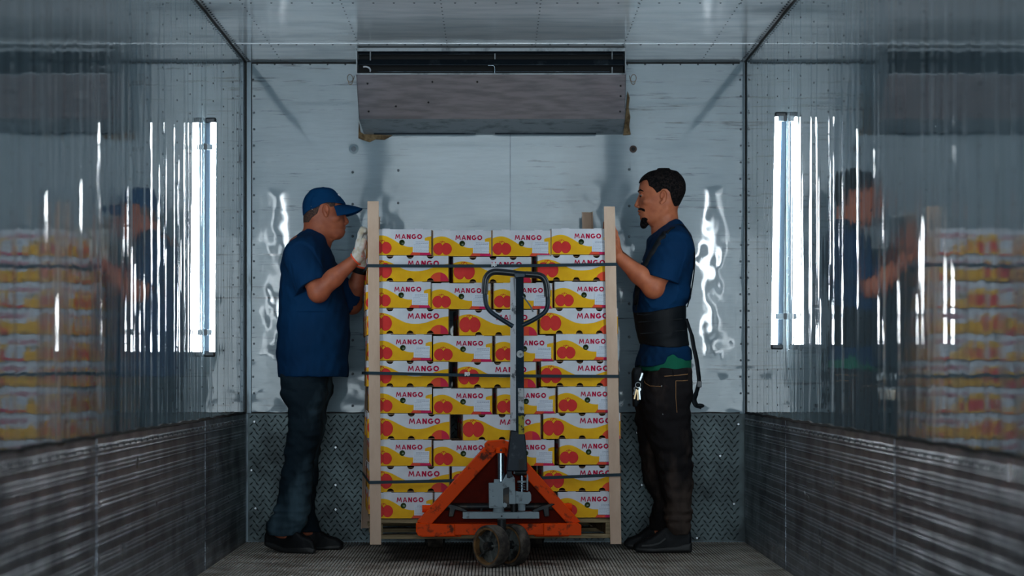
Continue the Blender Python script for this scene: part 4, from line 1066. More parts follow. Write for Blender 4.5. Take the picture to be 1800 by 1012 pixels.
        for q in cor:
            for a in range(3):
                if q[a] == 0:
                    p = list(q); p[a] = 1; p = tuple(p); u, v = val[q], val[p]; m = (u < 0) != (v < 0)
                    t = np.where(m, u/(u-v+1e-20), 0)
                    pt = np.tile(np.array(q, float), (len(I), 1)); pt[:, a] = t
                    acc[m] += pt[m]; cnt[m] += 1
        V = self.lo+self.h*(I+acc/cnt[:, None]); faces = []
        for a in range(3):
            o1, o2 = [(1, 2), (2, 0), (0, 1)][a]
            sA = [slice(1, -1)]*3; sA[a] = slice(0, n[a]-1); sB = list(sA); sB[a] = slice(1, n[a])
            A = b[tuple(sA)]; B = b[tuple(sB)]; ed = np.argwhere(A != B)
            if len(ed) == 0: continue
            fl = A[tuple(ed.T)]; e = ed.copy(); e[:, o1] += 1; e[:, o2] += 1
            def g(d1, d2):
                q = e.copy(); q[:, o1] -= d1; q[:, o2] -= d2; return idx[q[:, 0], q[:, 1], q[:, 2]]
            qd = np.stack([g(1, 1), g(0, 1), g(0, 0), g(1, 0)], 1); qd[~fl] = qd[~fl][:, ::-1]; faces.append(qd)
        Q = np.concatenate(faces); Q = Q[(Q >= 0).all(1)]
        for _ in range(relax):
            S = np.zeros_like(V); Cn = np.zeros(len(V))
            for i in range(4):
                np.add.at(S, Q[:, i], V[Q[:, (i+1) % 4]]); np.add.at(Cn, Q[:, i], 1)
            V = .5*V+.5*S/np.maximum(Cn, 1)[:, None]
        if parent is not None:
            Mi = np.array(ROOTM.get(parent.name, Matrix.Identity(4)).inverted()); V = V @ Mi[:3, :3].T+Mi[:3, 3]
        me = bpy.data.meshes.new(name); me.vertices.add(len(V)); me.vertices.foreach_set('co', V.ravel())
        me.loops.add(len(Q)*4); me.loops.foreach_set('vertex_index', Q.ravel().astype(np.int32)); me.polygons.add(len(Q))
        me.polygons.foreach_set('loop_start', np.arange(0, len(Q)*4, 4, dtype=np.int32))
        for m in (mats if isinstance(mats, (list, tuple)) else [mats]): me.materials.append(m)
        me.polygons.foreach_set('use_smooth', [True]*len(Q)); me.update(calc_edges=True)
        if smooth < 180: me.set_sharp_from_angle(angle=math.radians(smooth))
        o = link_mesh(name, me, parent)
        if kind: o['kind'] = kind
        return o

def dense(P, n=6): return [(P[i][0]+(P[i+1][0]-P[i][0])*k/n, P[i][1]+(P[i+1][1]-P[i][1])*k/n) for i in range(len(P)-1) for k in range(n)]+[P[-1]]
def rows(tab, Y):
    """(py, px0, px1, half depth, depth offset) at depth Y -> loft rows"""
    out = []
    for r in tab:
        d = r[4] if len(r) > 4 else 0.0; a = W(r[1], r[0], Y+d*.0); b = W(r[2], r[0], Y)
        out.append((a[2], min(a[0], b[0]), max(a[0], b[0]), r[3], Y+d))
    return out
def hand(wrist, pts_palm, fingers, thumb):
    """returns capsule list for a hand: (a, b, ra, rb)"""
    L = []
    w = np.array(wrist)
    for kn in pts_palm: L.append((w, np.array(kn), .021, .0125))
    for ch, r in fingers:
        for i in range(len(ch)-1): L.append((np.array(ch[i]), np.array(ch[i+1]), r*(1-.07*i), r*(1-.07*(i+1))))
    for i in range(len(thumb)-1): L.append((np.array(thumb[i]), np.array(thumb[i+1]), .0115-.0012*i, .0103-.0012*i))
    return L
def body_root(name, label, Fd, mat, origin):
    me_o = Fd.mesh(name, mat)
    # origin at the feet
    me = me_o.data; co = np.empty(len(me.vertices)*3); me.vertices.foreach_get('co', co); co = co.reshape(-1, 3)-np.array(origin)
    me.vertices.foreach_set('co', co.ravel()); me.update(); me_o.location = tuple(origin)
    ROOTM[me_o.name] = Matrix.Translation(Vector(origin)); tag(me_o, label, 'person'); return me_o
def ring_band(parent, name, mat, a, b, r, w=.006, tt=.003):
    pass

# ================= the man with the cap =================
YL = 11.86
def PL_(px, py, dy=0.0): return W(px, py, YL+dy)
headL = [(331.5, 560, 574, .02), (334, 552, 581, .042), (338, 547, 583, .054), (344, 541, 588.5, .064), (352, 537, 596, .073), (361, 535.4, 603, .078), (367, 535.2, 604.4, .079), (372, 535.5, 603.0, .077), (377, 536.5, 603.6, .075),
         (384, 538, 605.2, .072), (392, 541, 606.6, .067), (398, 545, 607.0, .062), (404, 550, 605.0, .056), (408, 554, 605.8, .052), (413, 560, 605.2, .046), (417, 568, 602, .038), (420.5, 578, 597, .024)]
nearY, farY = -.185, .185
handY = 11.55
faceL = lambda Y: OX-(Y-OY)*math.tan(YAW)-.012
def left_hand_near(g=0.0):
    w = W(629.5, 452, 11.60); fx = faceL(11.52)
    kn = [W(631.5, 424, 11.60+o) for o in (-.036, -.013, .010, .032)]
    fing = []
    for i, (o, l) in enumerate(((-.036, .92), (-.013, 1.0), (.010, .96), (.032, .8))):
        k0 = kn[i]; z = k0[2]
        fing.append(([k0, (k0[0]+.006, k0[1], z+.036*l), (fx-.022, k0[1]-.004, z+.055*l), (fx-.011, k0[1]-.008, z+.052*l+.0)], .0102))
    th = [w+np.array([.008, -.02, .02]), w+np.array([.022, -.048, .045]), np.array([fx-.012, w[1]-.060, w[2]+.075])]
    return hand(w, kn, fing, th), w
def left_hand_far():
    w = W(636, 462, 11.98); fx = faceL(12.0)
    kn = [w+np.array([.012, o, .075]) for o in (-.036, -.013, .010, .032)]
    fing = [([k0, k0+np.array([.010, 0, .036*l]), (fx-.012, k0[1], k0[2]+.062*l), (fx-.010, k0[1], k0[2]+.082*l)], .0098) for k0, l in zip(kn, (.92, 1, .95, .8))]
    th = [w+np.array([.004, -.02, .02]), w+np.array([.02, -.045, .045]), np.array([fx-.011, w[1]-.055, w[2]+.072])]
    return hand(w, kn, fing, th), w
HN, wN = left_hand_near(); HF, wF = left_hand_far()
shN, elN = W(530, 450, YL-.165), W(559, 512, YL-.215)
shF, elF = W(545, 452, YL+.165), W(618, 533, YL+.17)
B = Field((W(455, 0, YL)[0], YL-.36, .0), (faceL(11.5)+.03, YL+.34, W(0, 322, YL)[2]), .0033)
B.loft(rows(headL, YL), n=2.3)
B.ell(PL_(608, 389), (.011, .012, .016), .010); B.cap(PL_(603.5, 376), PL_(609.5, 390), .0065, .009, .007)      # nose
B.ell(PL_(606, 393, -.013), (.009, .007, .007), .005); B.ell(PL_(606, 393, .013), (.009, .007, .007), .005)
B.ell(PL_(603.3, 401), (.012, .021, .0065), .006); B.ell(PL_(602.8, 407), (.012, .020, .0065), .006)              # lips
B.cap(PL_(598, 404.3, -.02), PL_(609, 404.3, -.006), .0016, .0016, .003, 'cut'); B.cap(PL_(598, 404.3, .02), PL_(609, 404.3, .006), .0016, .0016, .003, 'cut')
for s in (-1, 1):
    B.ell(PL_(600, 372.5, s*.033), (.013, .012, .009), .006, 'cut'); B.ell(PL_(599, 372.7, s*.031), (.0115, .012, .0105), .003)
    B.cap(PL_(603, 367.2, s*.014), PL_(598, 367.5, s*.045), .006, .005, .008)                                     # brow ridge
    B.ell(PL_(589, 383, s*.056), (.022, .014, .014), .012); B.cap(PL_(566, 394, s*.058), PL_(590, 414, s*.034), .012, .011, .02)                                                          # cheek
    B.ell(PL_(572.5, 369.5, s*.081), (.0150, .0085, .0285), .005); B.ell(PL_(573.5, 367, s*.090), (.0095, .009, .017), .0015, 'cut'); B.ell(PL_(575, 373, s*.088), (.0045, .010, .007), .001, 'cut'); B.ell(PL_(573.5, 379, s*.082), (.0085, .0065, .008), .003)
B.cap(PL_(557, 388), PL_(553, 425), .056, .062, .03); B.cap(PL_(566, 398), PL_(562, 424), .047, .055, .03)
torsoL = [(408, 530, 562, .07), (420, 512, 572, .14), (434, 505, 577, .175), (452, 500, 583, .18), (500, 497, 596, .165), (545, 495, 606, .155), (600, 494, 606, .165), (650, 504, 576, .15), (690, 508, 570, .145)]
B.loft(rows(torsoL, YL), .02)
for sh, el, w in ((shN, elN, wN), (shF, elF, wF)):
    B.cap(sh, el, .052, .043, .03)
    mid = el*.6+w*.4
    B.cap(el, mid, .0455, .041, .012); B.cap(mid, w, .041, .0245, .015); B.ell(el+np.array([.004, 0, -.006]), (.044, .042, .044), .02)
for L in (HN, HF):
    for a, b, ra, rb in L: B.cap(a, b, ra, rb, .006)
def leg_rows(tab, Y, grow=0.0): return rows([(r[0], r[1]-grow, r[2]+grow, r[3], r[4]) for r in tab], Y)
legLn = [(655, 506, 572, .075, -.075), (700, 508, 568, .078, -.085), (718, 512, 571, .085, -.09), (751, 512, 565, .08, -.09), (800, 507, 552, .068, -.09), (845, 500, 546, .062, -.09), (890, 494, 532, .048, -.085), (935, 482, 508, .034, -.075)]
legLf = [(655, 508, 574, .075, .075), (700, 510, 570, .078, .085), (718, 515, 572, .085, .09), (751, 514, 566, .08, .09), (800, 514, 557, .068, .09), (845, 508, 551, .062, .10), (890, 512, 544, .048, .12), (935, 525, 552, .034, .135)]
slim = lambda T_: [(r[0], r[1]+4, r[2]-7, r[3]-.012, r[4]) for r in T_]
B.loft(rows(slim(legLn), YL), .03); B.loft(rows(slim(legLf), YL), .03)
B.cap(W(494, 935, YL-.075), W(540, 961, 11.755), .030, .016, .03); B.cap(W(542, 935, YL+.135), W(588, 956, 12.0), .030, .016, .03)
PEL = body_root('person', 'person in navy cap, navy tee and jeans gripping the load from the left', B, M_SKINL, (W(520, 0, YL)[0], YL, 0)); del B

# clothes: tee
teeL = [(404, 538, 557, .062), (410, 527, 567, .095), (416, 519, 574, .135), (424, 510.5, 577.5, .165), (434, 504.5, 580, .186), (449, 499, 586, .197), (471, 493.5, 593, .197), (513, 492.5, 604, .188), (545, 490.2, 613, .185), (563, 489.5, 615.5, .187), (602, 488, 614.5, .190), (635, 487, 612.5, .192), (662, 490, 611.5, .195)]
T = Field((W(478, 0, YL)[0], YL-.34, W(0, 668, YL)[2]), (W(630, 0, YL)[0], YL+.34, W(0, 396, YL)[2]), .0045)
T.loft(rows(teeL, YL), n=2.25)
hemN = elN*.82+shN*.18
T.cap(shN+np.array([.0, .01, .0]), elN+np.array([-.012, 0, -.004]), .082, .070, .045); T.cap(shF, elF, .080, .064, .045)
T.folds(.0042, 24, 5, (1, .7, .8)); T.folds(.0025, 60, 9, (1, .5, .6))
# sleeve hems: cut square to the arm, hollow inside
def cut_cyl(Fd, a, b, r0, keep):
    """remove everything beyond `keep` along a->b within r0"""
    a = np.array(a); b = np.array(b); d = (b-a)/np.linalg.norm(b-a); c = a+d*keep
    s = Fd.sub(c-r0*1.2, c+d*.25+r0*1.2, .01)
    sl, X, Y, Z = s; t = (X-c[0])*d[0]+(Y-c[1])*d[1]+(Z-c[2])*d[2]
    R = np.sqrt((X-c[0]-t*d[0])**2+(Y-c[1]-t*d[1])**2+(Z-c[2]-t*d[2])**2)
    D = np.maximum(-t, R-r0); Fd.F[sl] = np.maximum(Fd.F[sl], -D)
def beyond_sleeve(Fd, sh, el, keep, r0, side):
    a = np.array(sh); b = np.array(el); d = (b-a)/np.linalg.norm(b-a); c = a+d*keep; s = Fd.sub(c-.12, c+.14, .0)
    sl, X, Y, Z = s; t = (X-c[0])*d[0]+(Y-c[1])*d[1]+(Z-c[2])*d[2]
    lim = (Y-(YL+side*.172))*side
    D = np.maximum(-t, -lim); Fd.F[sl] = np.maximum(Fd.F[sl], -D)
lnN = np.linalg.norm(elN-shN); lnF = np.linalg.norm(elF-shF)
for sh, el, ln, sd, kp in ((shN, elN, lnN, -1, .80), (shF, elF, lnF, 1, .72)):
    beyond_sleeve(T, sh, el, ln*kp, .1, sd)
    d = (el-sh)/ln; T.cap(sh+d*ln*(kp-.16), el+d*.05, .056, .056, .004, 'cut')
T.cap(PL_(559, 380), PL_(556, 421), .056, .060, .008, 'cut'); T.cap(PL_(566, 392), PL_(566, 420), .05, .052, .008, 'cut')
T.loft([(r[0], r[1]+.008, r[2]-.008, r[3]-.008, r[4]) for r in rows([(654, 492, 611, .195), (672, 492, 611, .195)], YL)], .0, 'cut')
TEE = T.mesh('tee_shirt', M_NAVY, PEL); del T
# collar rib
m = MB(); cp = []
for i in range(32):
    a = 2*PI*i/32; cx, cz = 557.5, 419; cp.append(W(cx+21.5*math.cos(a), cz+11.5*math.cos(a)-.0*math.sin(a), YL+.066*math.sin(a))+np.array([0, 0, .006*abs(math.sin(a))]))
m.tube(cp, .0055, 8, closed=True); m.build('neck_rib', M_NAVY, TEE, 180)
# jeans
J1 = Field((W(462, 0, YL)[0], YL-.27, .02), (W(610, 0, YL)[0], YL+.32, W(0, 646, YL)[2]), .0045)
jn = [(648, 499, 580, .09, -.085), (690, 496, 580, .105, -.09), (704, 501, 577, .10, -.09), (717.6, 508.5, 573, .095, -.09), (744, 509, 569.5, .09, -.09), (770, 506.5, 566, .085, -.09), (800, 502.5, 557, .08, -.09), (830, 498, 553.5, .076, -.09), (860, 492.5, 551, .073, -.09), (883, 489, 550, .072, -.09), (890, 483, 549, .074, -.09), (895, 480, 548, .074, -.09), (900, 482, 546, .07, -.09), (904, 477, 545, .074, -.09), (910, 475, 545, .073, -.09), (918, 469, 541, .074, -.085), (930, 472, 533, .072, -.08), (938, 474, 528, .068, -.08)]
jf = [(648, 502, 583.5, .09, .085), (690, 500, 582, .105, .09), (718, 512, 573, .095, .09), (760, 514, 569, .088, .09), (800, 512, 560, .08, .09), (845, 506, 555, .076, .10), (875, 503, 553, .074, .11), (900, 500, 553.5, .074, .12), (915, 500, 556, .074, .125), (936, 508, 562, .066, .13)]
J1.loft(rows(jn, YL)); J1.loft(rows(jf, YL), .02)
J1.folds(.006, 26, 21, (.8, .6, 1.2)); J1.folds(.004, 55, 4, (.4, .4, 1.4))
for tb, dy in ((jn, -.09), (jf, .13)):
    c = W((tb[-1][1]+tb[-1][2])/2, 926, YL)[0]; J1.ell((c, YL+dy, W(0, 942, YL)[2]), (.078, .058, .02), .004, 'cut')
TJL = tree_of(J1.mesh('jeans', M_DENIML, PEL)); del J1
for pts_ in ([(503, 662), (504, 690), (509, 706)], [(527, 662), (529, 700), (530, 745)]):
    m = MB(); m.tube([snap(TJL, a, b, .0) for a, b in dense(pts_)], .0012, 5); m.build('seam_stitching', M_DENIML, PEL)
# shoes
def shoe(parent, Yc, out, sole, w, twist, lace, name='shoe', mat=M_SHOE):
    P = [tuple(W(a, b, Yc)[[0, 2]]) for a, b in out]; S = [tuple(W(a, b, Yc)[[0, 2]]) for a, b in sole]
    xs = [p[0] for p in P]; xa, xb = min(xs), max(xs)
    def wf(X, Z):
        t = (X-xa)/(xb-xa); c = Yc+twist*(t-.5); hy = w*(.74+.30*np.exp(-((t-.70 if lace > 0 else t-.30)/.25)**2)); 
        return c, hy*(1-np.clip((Z-.06)/.22, 0, .22))
    lo = (xa-.02, Yc-.09, -.004); hi = (xb+.02, Yc+.09, max(p[1] for p in P)+.02)
    f = Field(lo, hi, .004); f.slab(P, Yc-.07, Yc+.07, wfun=wf); f.folds(.0009, 90, 3); o = f.mesh(name, mat, parent)
    f = Field(lo, (hi[0], hi[1], .07), .004)
    f.slab(S, Yc-.07, Yc+.07, wfun=lambda X, Z: (wf(X, Z)[0], wf(X, Z*0)[1]+.003)); f.mesh('sole', M_SOLE, o, smooth=50)
    ls = []
    for k in range(5):
        t = .5+lace*(.02+.075*k); z = None
        x = xa+(xb-xa)*t
        zt = max(p[1] for p in [((q[0]), q[1]) for q in zip(np.linspace(xa, xb, 60), np.interp(np.linspace(xa, xb, 60), *top_of(P)))] if abs(p[0]-x) < (xb-xa)/40+.001)
        m = MB(); c = Yc+twist*(t-.5); m.tube([(x-lace*.004, c-.026, zt-.014), (x, c-.013, zt-.001), (x, c+.013, zt-.001), (x-lace*.004, c+.026, zt-.014)], .0026, 6); m.build('lace', M_SOLE, o, 180)
    return o
def top_of(P):
    """upper edge of an outline as x, z arrays"""
    xs = np.linspace(min(p[0] for p in P), max(p[0] for p in P), 60); zs = []
    for x in xs:
        c = [-1]
        for i in range(len(P)):
            a, b = P[i-1], P[i]
            if (a[0]-x)*(b[0]-x) <= 0 and a[0] != b[0]: c.append(a[1]+(b[1]-a[1])*(x-a[0])/(b[0]-a[0]))
        zs.append(max(c))
    return xs, np.array(zs)
sN = [(464, 956), (464, 942), (469, 925), (475, 918), (512, 918), (519, 929), (532, 940), (545, 944), (553, 950), (556, 958), (556, 968), (548, 970), (500, 969)]
soN = [(463, 951), (464, 959), (480, 966), (502, 971.5), (540, 971.5), (553, 971), (557, 962), (548, 958), (500, 960), (480, 952)]
YA = 11.785
shoe(PEL, YA, [(a, b) for a, b in sN], soN, .050, -.10, 1)
sF = [(516, 950), (518, 930), (528, 918), (553, 920), (566, 934), (580, 942), (595, 946), (602.5, 952), (603.5, 960), (600, 965), (540, 966)]
soF = [(515, 955), (516, 965.5), (560, 966.5), (598, 965.5), (604, 958), (598, 955), (560, 957), (530, 955)]
shoe(PEL, 12.0, sF, soF, .046, -.01, 1)
# cap
C = Field((W(525, 0, YL)[0], YL-.11, W(0, 386, YL)[2]), (W(614, 0, YL)[0], YL+.11, W(0, 326, YL)[2]), .0035)
capR = [(329, 566, 571, .012), (330.3, 556, 580, .035), (333, 548, 586, .055), (339, 541, 592.5, .069), (346, 536, 599, .078), (353, 533.2, 604.5, .084), (359, 532, 608, .087), (365, 531.6, 608, .088), (372, 532, 607, .087), (380, 533, 606, .086)]
C.loft(rows(capR, YL), n=2.2)
edge = [(528, 380.5), (534.5, 379), (541, 373.5), (549, 370), (559, 365.5), (568, 360.3), (577, 357.8), (592, 358.3), (606, 359.5), (613, 361), (613, 395), (528, 395)]
C.slab([tuple(W(a, b, YL)[[0, 2]]) for a, b in edge], YL-.2, YL+.2, .002, 'cut')
C.loft([(r[0]-.004, r[1]+.004, r[2]-.004, max(r[3]-.004, .003), r[4]) for r in rows(capR[2:], YL)], .0, 'cut', n=2.2) if False else None
C.folds(.0009, 55, 2)
CAPO = C.mesh('cap', M_CAPB, PEL); del C
vs = []; fs = []; NU, NV = 25, 10
for th in (0, 1):
    for i in range(NU):
        u = -1+2*i/(NU-1)
        for j in range(NV):
            v = j/(NV-1); y = .083*u*(1-.10*v*abs(u)); bx = W(606.5, 0, YL)[0]-.055*(1-math.sqrt(max(0, 1-.86*u*u)))
            L = .079*math.sqrt(max(.0, 1-abs(u)**2.6)); x = bx-.012+(L+.014)*v
            zt = W(0, 359.0, YL)[2]-.022*v*v*.6-.0055*v-.036*u*u*(.35+.65*v)
            vs.append((x, YL+y, zt-th*.0035))
for i in range(NU-1):
    for j in range(NV-1):
        a = i*NV+j; fs.append((a, a+1, a+NV+1, a+NV)); b = a+NU*NV; fs.append((b, b+NV, b+NV+1, b+1))
    a = i*NV+NV-1; b = a+NU*NV; fs.append((a, b, b+NV, a+NV))
m = MB(); m.add(vs, fs); m.build('visor', M_CAPB, CAPO, 180)
m = MB(); m.ball(W(568, 329.3, YL), (.006, .006, .003)); m.build('top_button', M_CAPB, CAPO, 180)
for pts_ in ([(568, 330), (556, 337), (547, 350), (545, 369)], [(569, 330), (585, 342), (592, 357)]):
    m = MB(); m.tube(catmull([W(a, b, YL-.0795-.003*i) if i else W(a, b, YL-.01) for i, (a, b) in enumerate(pts_)][1:], 5), .0011, 5); m.build('panel_seam', M_CAPB, CAPO)
m = MB(); m.ball(snap(tree_of(CAPO), 597.2, 343, .0), (.006, .004, .006)); m.build('white_logo', M_WHT, CAPO, 180)
m = MB(); m.tube([W(547, 362, YL-.076), W(549, 368.5, YL-.075)], .0016, 5); m.build('buckle', M_LABEL, CAPO)
# cropped hair under the cap
Hh = Field((W(528, 0, YL)[0], YL-.10, W(0, 395, YL)[2]), (W(604, 0, YL)[0], YL+.10, W(0, 352, YL)[2]), .0035)
Hh.loft(rows(headL, YL), n=2.3, grow=.0018)
Hh.cap(PL_(557, 388), PL_(553, 425), .0575, .063, .03)
keep = [(528, 350), (593, 350), (590, 364), (582, 366), (578, 360), (566, 360), (563, 368), (560, 377), (550, 384), (545, 392), (536, 392), (528, 390)]
keepw = [tuple(W(a, b, YL)[[0, 2]]) for a, b in keep]
G = Field(Hh.lo, Hh.lo+Hh.h*(Hh.n-1), Hh.h); G.F = G.F[:Hh.n[0], :Hh.n[1], :Hh.n[2]]; G.slab(keepw, YL-.2, YL+.2)
mn = [min(G.F.shape[i], Hh.F.shape[i]) for i in range(3)]; Hh.F[:mn[0], :mn[1], :mn[2]] = np.maximum(Hh.F[:mn[0], :mn[1], :mn[2]], G.F[:mn[0], :mn[1], :mn[2]])
Hh.mesh('cropped_hair', M_STUB, PEL); del Hh, G
for s in (-1, 1):
    m = MB(); m.ball(PL_(600.2, 372.6, s*.033), (.0095, .0085, .0062)); e = m.build('eye', M_EYEW, PEL, 180)
    m = MB(); m.ball(PL_(602.4, 372.9, s*.0335), (.0046, .0062, .0048)); m.build('iris', M_EYEB, e, 180)
    m = MB(); m.tube([PL_(604.2, 366.3, s*.016), PL_(602, 365.3, s*.033), PL_(598, 366.5, s*.049)], .0026, 6); m.build('eyebrow', M_STUB, PEL, 180)
# gloves
def glove(HL, w, d, name):
    pts = np.array([p for a, b, _, _ in HL for p in (a, b)]); lo, hi = pts.min(0)-.03, pts.max(0)+.03; lo[2] -= .035
    g = Field(lo, hi, .0032)
    for a, b, ra, rb in HL: g.cap(a, b, ra+.0028, rb+.0028, .005)
    g.cap(w+np.array([0, 0, .01]), w+d*.022, .031, .0315, .008); g.half(w+d*.016, d); g.folds(.0008, 120, 3)
    o = g.mesh(name, M_GLOVE, PEL)
    c = w+d*.014; m = MB(); m.lathe([(.0275, -.003), (.0335, -.003), (.0335, .0035), (.0275, .0035)], c, d, 24, closed=True); m.build('hem', M_OGL, o, 60)
    return o
dN = (elN-wN)/np.linalg.norm(elN-wN); g1 = glove(HN, wN, dN, 'glove')
m = MB(); m.tube(catmull([W(a, b, 11.60-.0265) for a, b in ((622, 436), (627, 440), (631, 441), (634, 447), (637, 452))], 5), .0016, 5); m.build('orange_thread', M_OGL, g1, 180)
dF = (elF-wF)/np.linalg.norm(elF-wF); glove(HF, wF, dF, 'glove')
m = MB(); m.lathe([(.026, -.014), (.0335, -.014), (.0335, .012), (.026, .012)], wF+dF*.036, dF, 24, closed=True); m.build('black_wristband', M_BELT, PEL, 50)

# ================= the bareheaded man =================
YR = 11.86
def PR_(px, py, dy=0.0): return W(px, py, YR+dy)
headR = [(298, 1158, 1175, .02), (300.5, 1147, 1186, .045), (305, 1138, 1192, .060), (312, 1130, 1198, .071), (320, 1125.5, 1202, .076), (328, 1123.6, 1203, .078), (334, 1122.6, 1203, .078), (339, 1124.0, 1202, .077), (344, 1124.8, 1200, .075), (352, 1123.2, 1196, .072),
         (360, 1122.8, 1192, .068), (367, 1122.8, 1186, .063), (373, 1124.2, 1180, .057), (378, 1125.2, 1175, .053), (384, 1125.0, 1170, .046), (389, 1128, 1162, .036), (393, 1133, 1150, .022)]
faceR = lambda Y: OX+1.082/math.cos(YAW)-(Y-OY)*math.tan(YAW)+.012
shRN, elRN = W(1182, 436, YR-.165), W(1149, 505, YR-.205); wRN = W(1086, 450, 11.62)
shRF, elRF = W(1168, 438, YR+.165), W(1140, 500, YR+.19); wRF = W(1088, 448, 11.98)
def right_hand(w, Yc, ln=1.0):
    fx = faceR(Yc)
    kn = [np.array([w[0]*.62+(fx+.02)*.38, w[1]+o, w[2]+.074]) for o in (-.036, -.013, .010, .032)]
    fing = [([k0, (k0[0]*.5+(fx+.016)*.5, k0[1], k0[2]+.034*l), (fx+.013, k0[1], k0[2]+.056*l), (fx+.0115, k0[1], k0[2]+.076*l)], .0098) for k0, l in zip(kn, (.92, 1, .95, .8))]
    th = [w+np.array([-.006, -.02, .018]), w+np.array([-.014, -.046, .042]), np.array([fx+.016, w[1]-.060, w[2]+.068])]
    return hand(w, kn, fing, th)
slimr = lambda T_: [(r[0], r[1]+5, r[2]-4, r[3]-.010, r[4]) for r in T_]
HRN = right_hand(wRN, 11.62); HRF = right_hand(wRF, 11.98)
B = Field((faceR(12.05)-.01, YR-.34, .0), (W(1226, 0, YR)[0], YR+.34, W(0, 291, YR)[2]), .0033)
B.loft(rows(headR, YR), n=2.3)
B.cap(PR_(1124.5, 344), PR_(1118.6, 359.5), .0058, .0075, .007); B.ell(PR_(1118.8, 361.5), (.0095, .010, .0085), .006)
for s in (-1, 1): B.ell(PR_(1122.5, 363.5, s*.0125), (.0085, .0065, .0062), .005)
B.ell(PR_(1124.8, 370.8), (.011, .020, .0058), .005); B.ell(PR_(1125.6, 376.3), (.0105, .019, .006), .005)
for s in (-1, 1):
    B.cap(PR_(1131, 373.6, s*.022), PR_(1121, 373.6, s*.006), .0016, .0016, .003, 'cut')
    B.ell(PR_(1127.5, 343, s*.033), (.012, .012, .009), .006, 'cut'); B.ell(PR_(1129, 343, s*.031), (.0115, .012, .010), .003)
    B.cap(PR_(1124, 337, s*.014), PR_(1130, 337, s*.046), .0052, .005, .008)
    B.ell(PR_(1138, 354, s*.054), (.022, .014, .014), .012); B.cap(PR_(1172, 366, s*.058), PR_(1144, 388, s*.034), .012, .011, .02)
    B.ell(PR_(1166.5, 345.5, s*.0805), (.0155, .0085, .0290), .005); B.ell(PR_(1165, 342.5, s*.0895), (.0095, .009, .015), .0015, 'cut'); B.ell(PR_(1163, 349.5, s*.088), (.0045, .010, .0085), .001, 'cut'); B.ell(PR_(1163, 356, s*.082), (.0080, .0065, .008), .003)
B.cap(PR_(1169.5, 360), PR_(1172.5, 415), .0535, .060, .025); B.cap(PR_(1158, 382), PR_(1165, 415), .035, .05, .03)
torsoR = [(398, 1168, 1196, .08), (410, 1155, 1207, .14), (424, 1144, 1212, .17), (445, 1138, 1214, .175), (490, 1130, 1210, .16), (540, 1126, 1202, .15), (600, 1132, 1204, .15), (650, 1138, 1204, .145), (690, 1138, 1202, .14)]
B.loft(rows(torsoR, YR), .02)
for sh, el, w in ((shRN, elRN, wRN), (shRF, elRF, wRF)):
    B.cap(sh, el, .053, .044, .03); mid = el*.6+w*.4
    B.cap(el, mid, .046, .042, .012); B.cap(mid, w, .042, .0255, .015); B.ell(el+np.array([-.002, 0, -.004]), (.044, .042, .044), .02)
for L in (HRN, HRF):
    for a, b, ra, rb in L: B.cap(a, b, ra, rb, .006)
B.loft(rows(slimr([(650, 1146, 1204, .075, -.075), (700, 1136, 1204, .08, -.085), (760, 1138, 1203, .082, -.09), (830, 1160, 1206, .068, -.09), (880, 1174, 1206, .048, -.09), (935, 1182, 1208, .034, -.09)]), YR), .03)
B.loft(rows(slimr([(650, 1136, 1202, .075, .075), (700, 1130, 1198, .08, .085), (760, 1128, 1196, .082, .09), (830, 1140, 1185, .068, .10), (880, 1156, 1188, .048, .12), (930, 1152, 1176, .034, .14)]), YR), .03)
B.cap(W(1196, 935, YR-.09), W(1135, 961, YR-.09), .030, .016, .03); B.cap(W(1166, 930, YR+.14), W(1118, 955, YR+.15), .030, .016, .03)
PER = body_root('person', 'person with short black hair and back-support belt steadying the load from the right', B, M_SKINR, (W(1165, 0, YR)[0], YR, 0)); del B

teeR = [(386, 1178, 1194, .05), (391, 1171, 1199, .075), (397, 1163, 1203, .105), (404, 1154, 1208, .140), (412, 1146, 1213, .166), (422, 1137.5, 1216, .183), (436, 1136, 1219.5, .196), (450, 1131, 1220, .198), (470, 1126, 1219, .192), (490, 1121, 1216, .184), (503, 1117, 1213.5, .178), (517, 1113.5, 1215, .176), (527, 1113, 1213, .172), (536, 1113.5, 1206, .164), (552, 1115, 1203, .160), (604, 1126, 1207, .168), (612, 1124, 1213.5, .18), (625, 1119, 1215.5, .188), (644, 1116, 1217.5, .192)]
T = Field((W(1098, 0, YR)[0], YR-.34, W(0, 652, YR)[2]), (W(1228, 0, YR)[0], YR+.34, W(0, 380, YR)[2]), .0045)
T.loft(rows(teeR, YR), n=2.25)
T.cap(shRN+np.array([.0, .01, 0]), elRN+np.array([.014, 0, -.002]), .086, .076, .045); T.cap(shRF, elRF, .080, .066, .045)
T.folds(.0042, 24, 15, (1, .7, .8)); T.folds(.0028, 58, 19, (1, .5, .7))
YLs = YL
def beyond_sleeve2(Fd, c, d, side, Yc, lim):
    s = Fd.sub(c-.13, c+.14, .0); sl, X, Y, Z = s; t = (X-c[0])*d[0]+(Y-c[1])*d[1]+(Z-c[2])*d[2]
    D = np.minimum(t, (Y-(Yc+side*lim))*side); Fd.F[sl] = np.maximum(Fd.F[sl], D)
for sh, el, sd, kp in ((shRN, elRN, -1, .76), (shRF, elRF, 1, .72)):
    ln = np.linalg.norm(el-sh); d = (el-sh)/ln; c = sh+d*ln*kp
    dd = np.array([-.30, 0, -1.0]) if sd < 0 else d; dd = dd/np.linalg.norm(dd)
    beyond_sleeve2(T, c, dd, sd, YR, .166); T.cap(sh+d*ln*(kp-.16), el+d*.05, .057, .057, .004, 'cut')
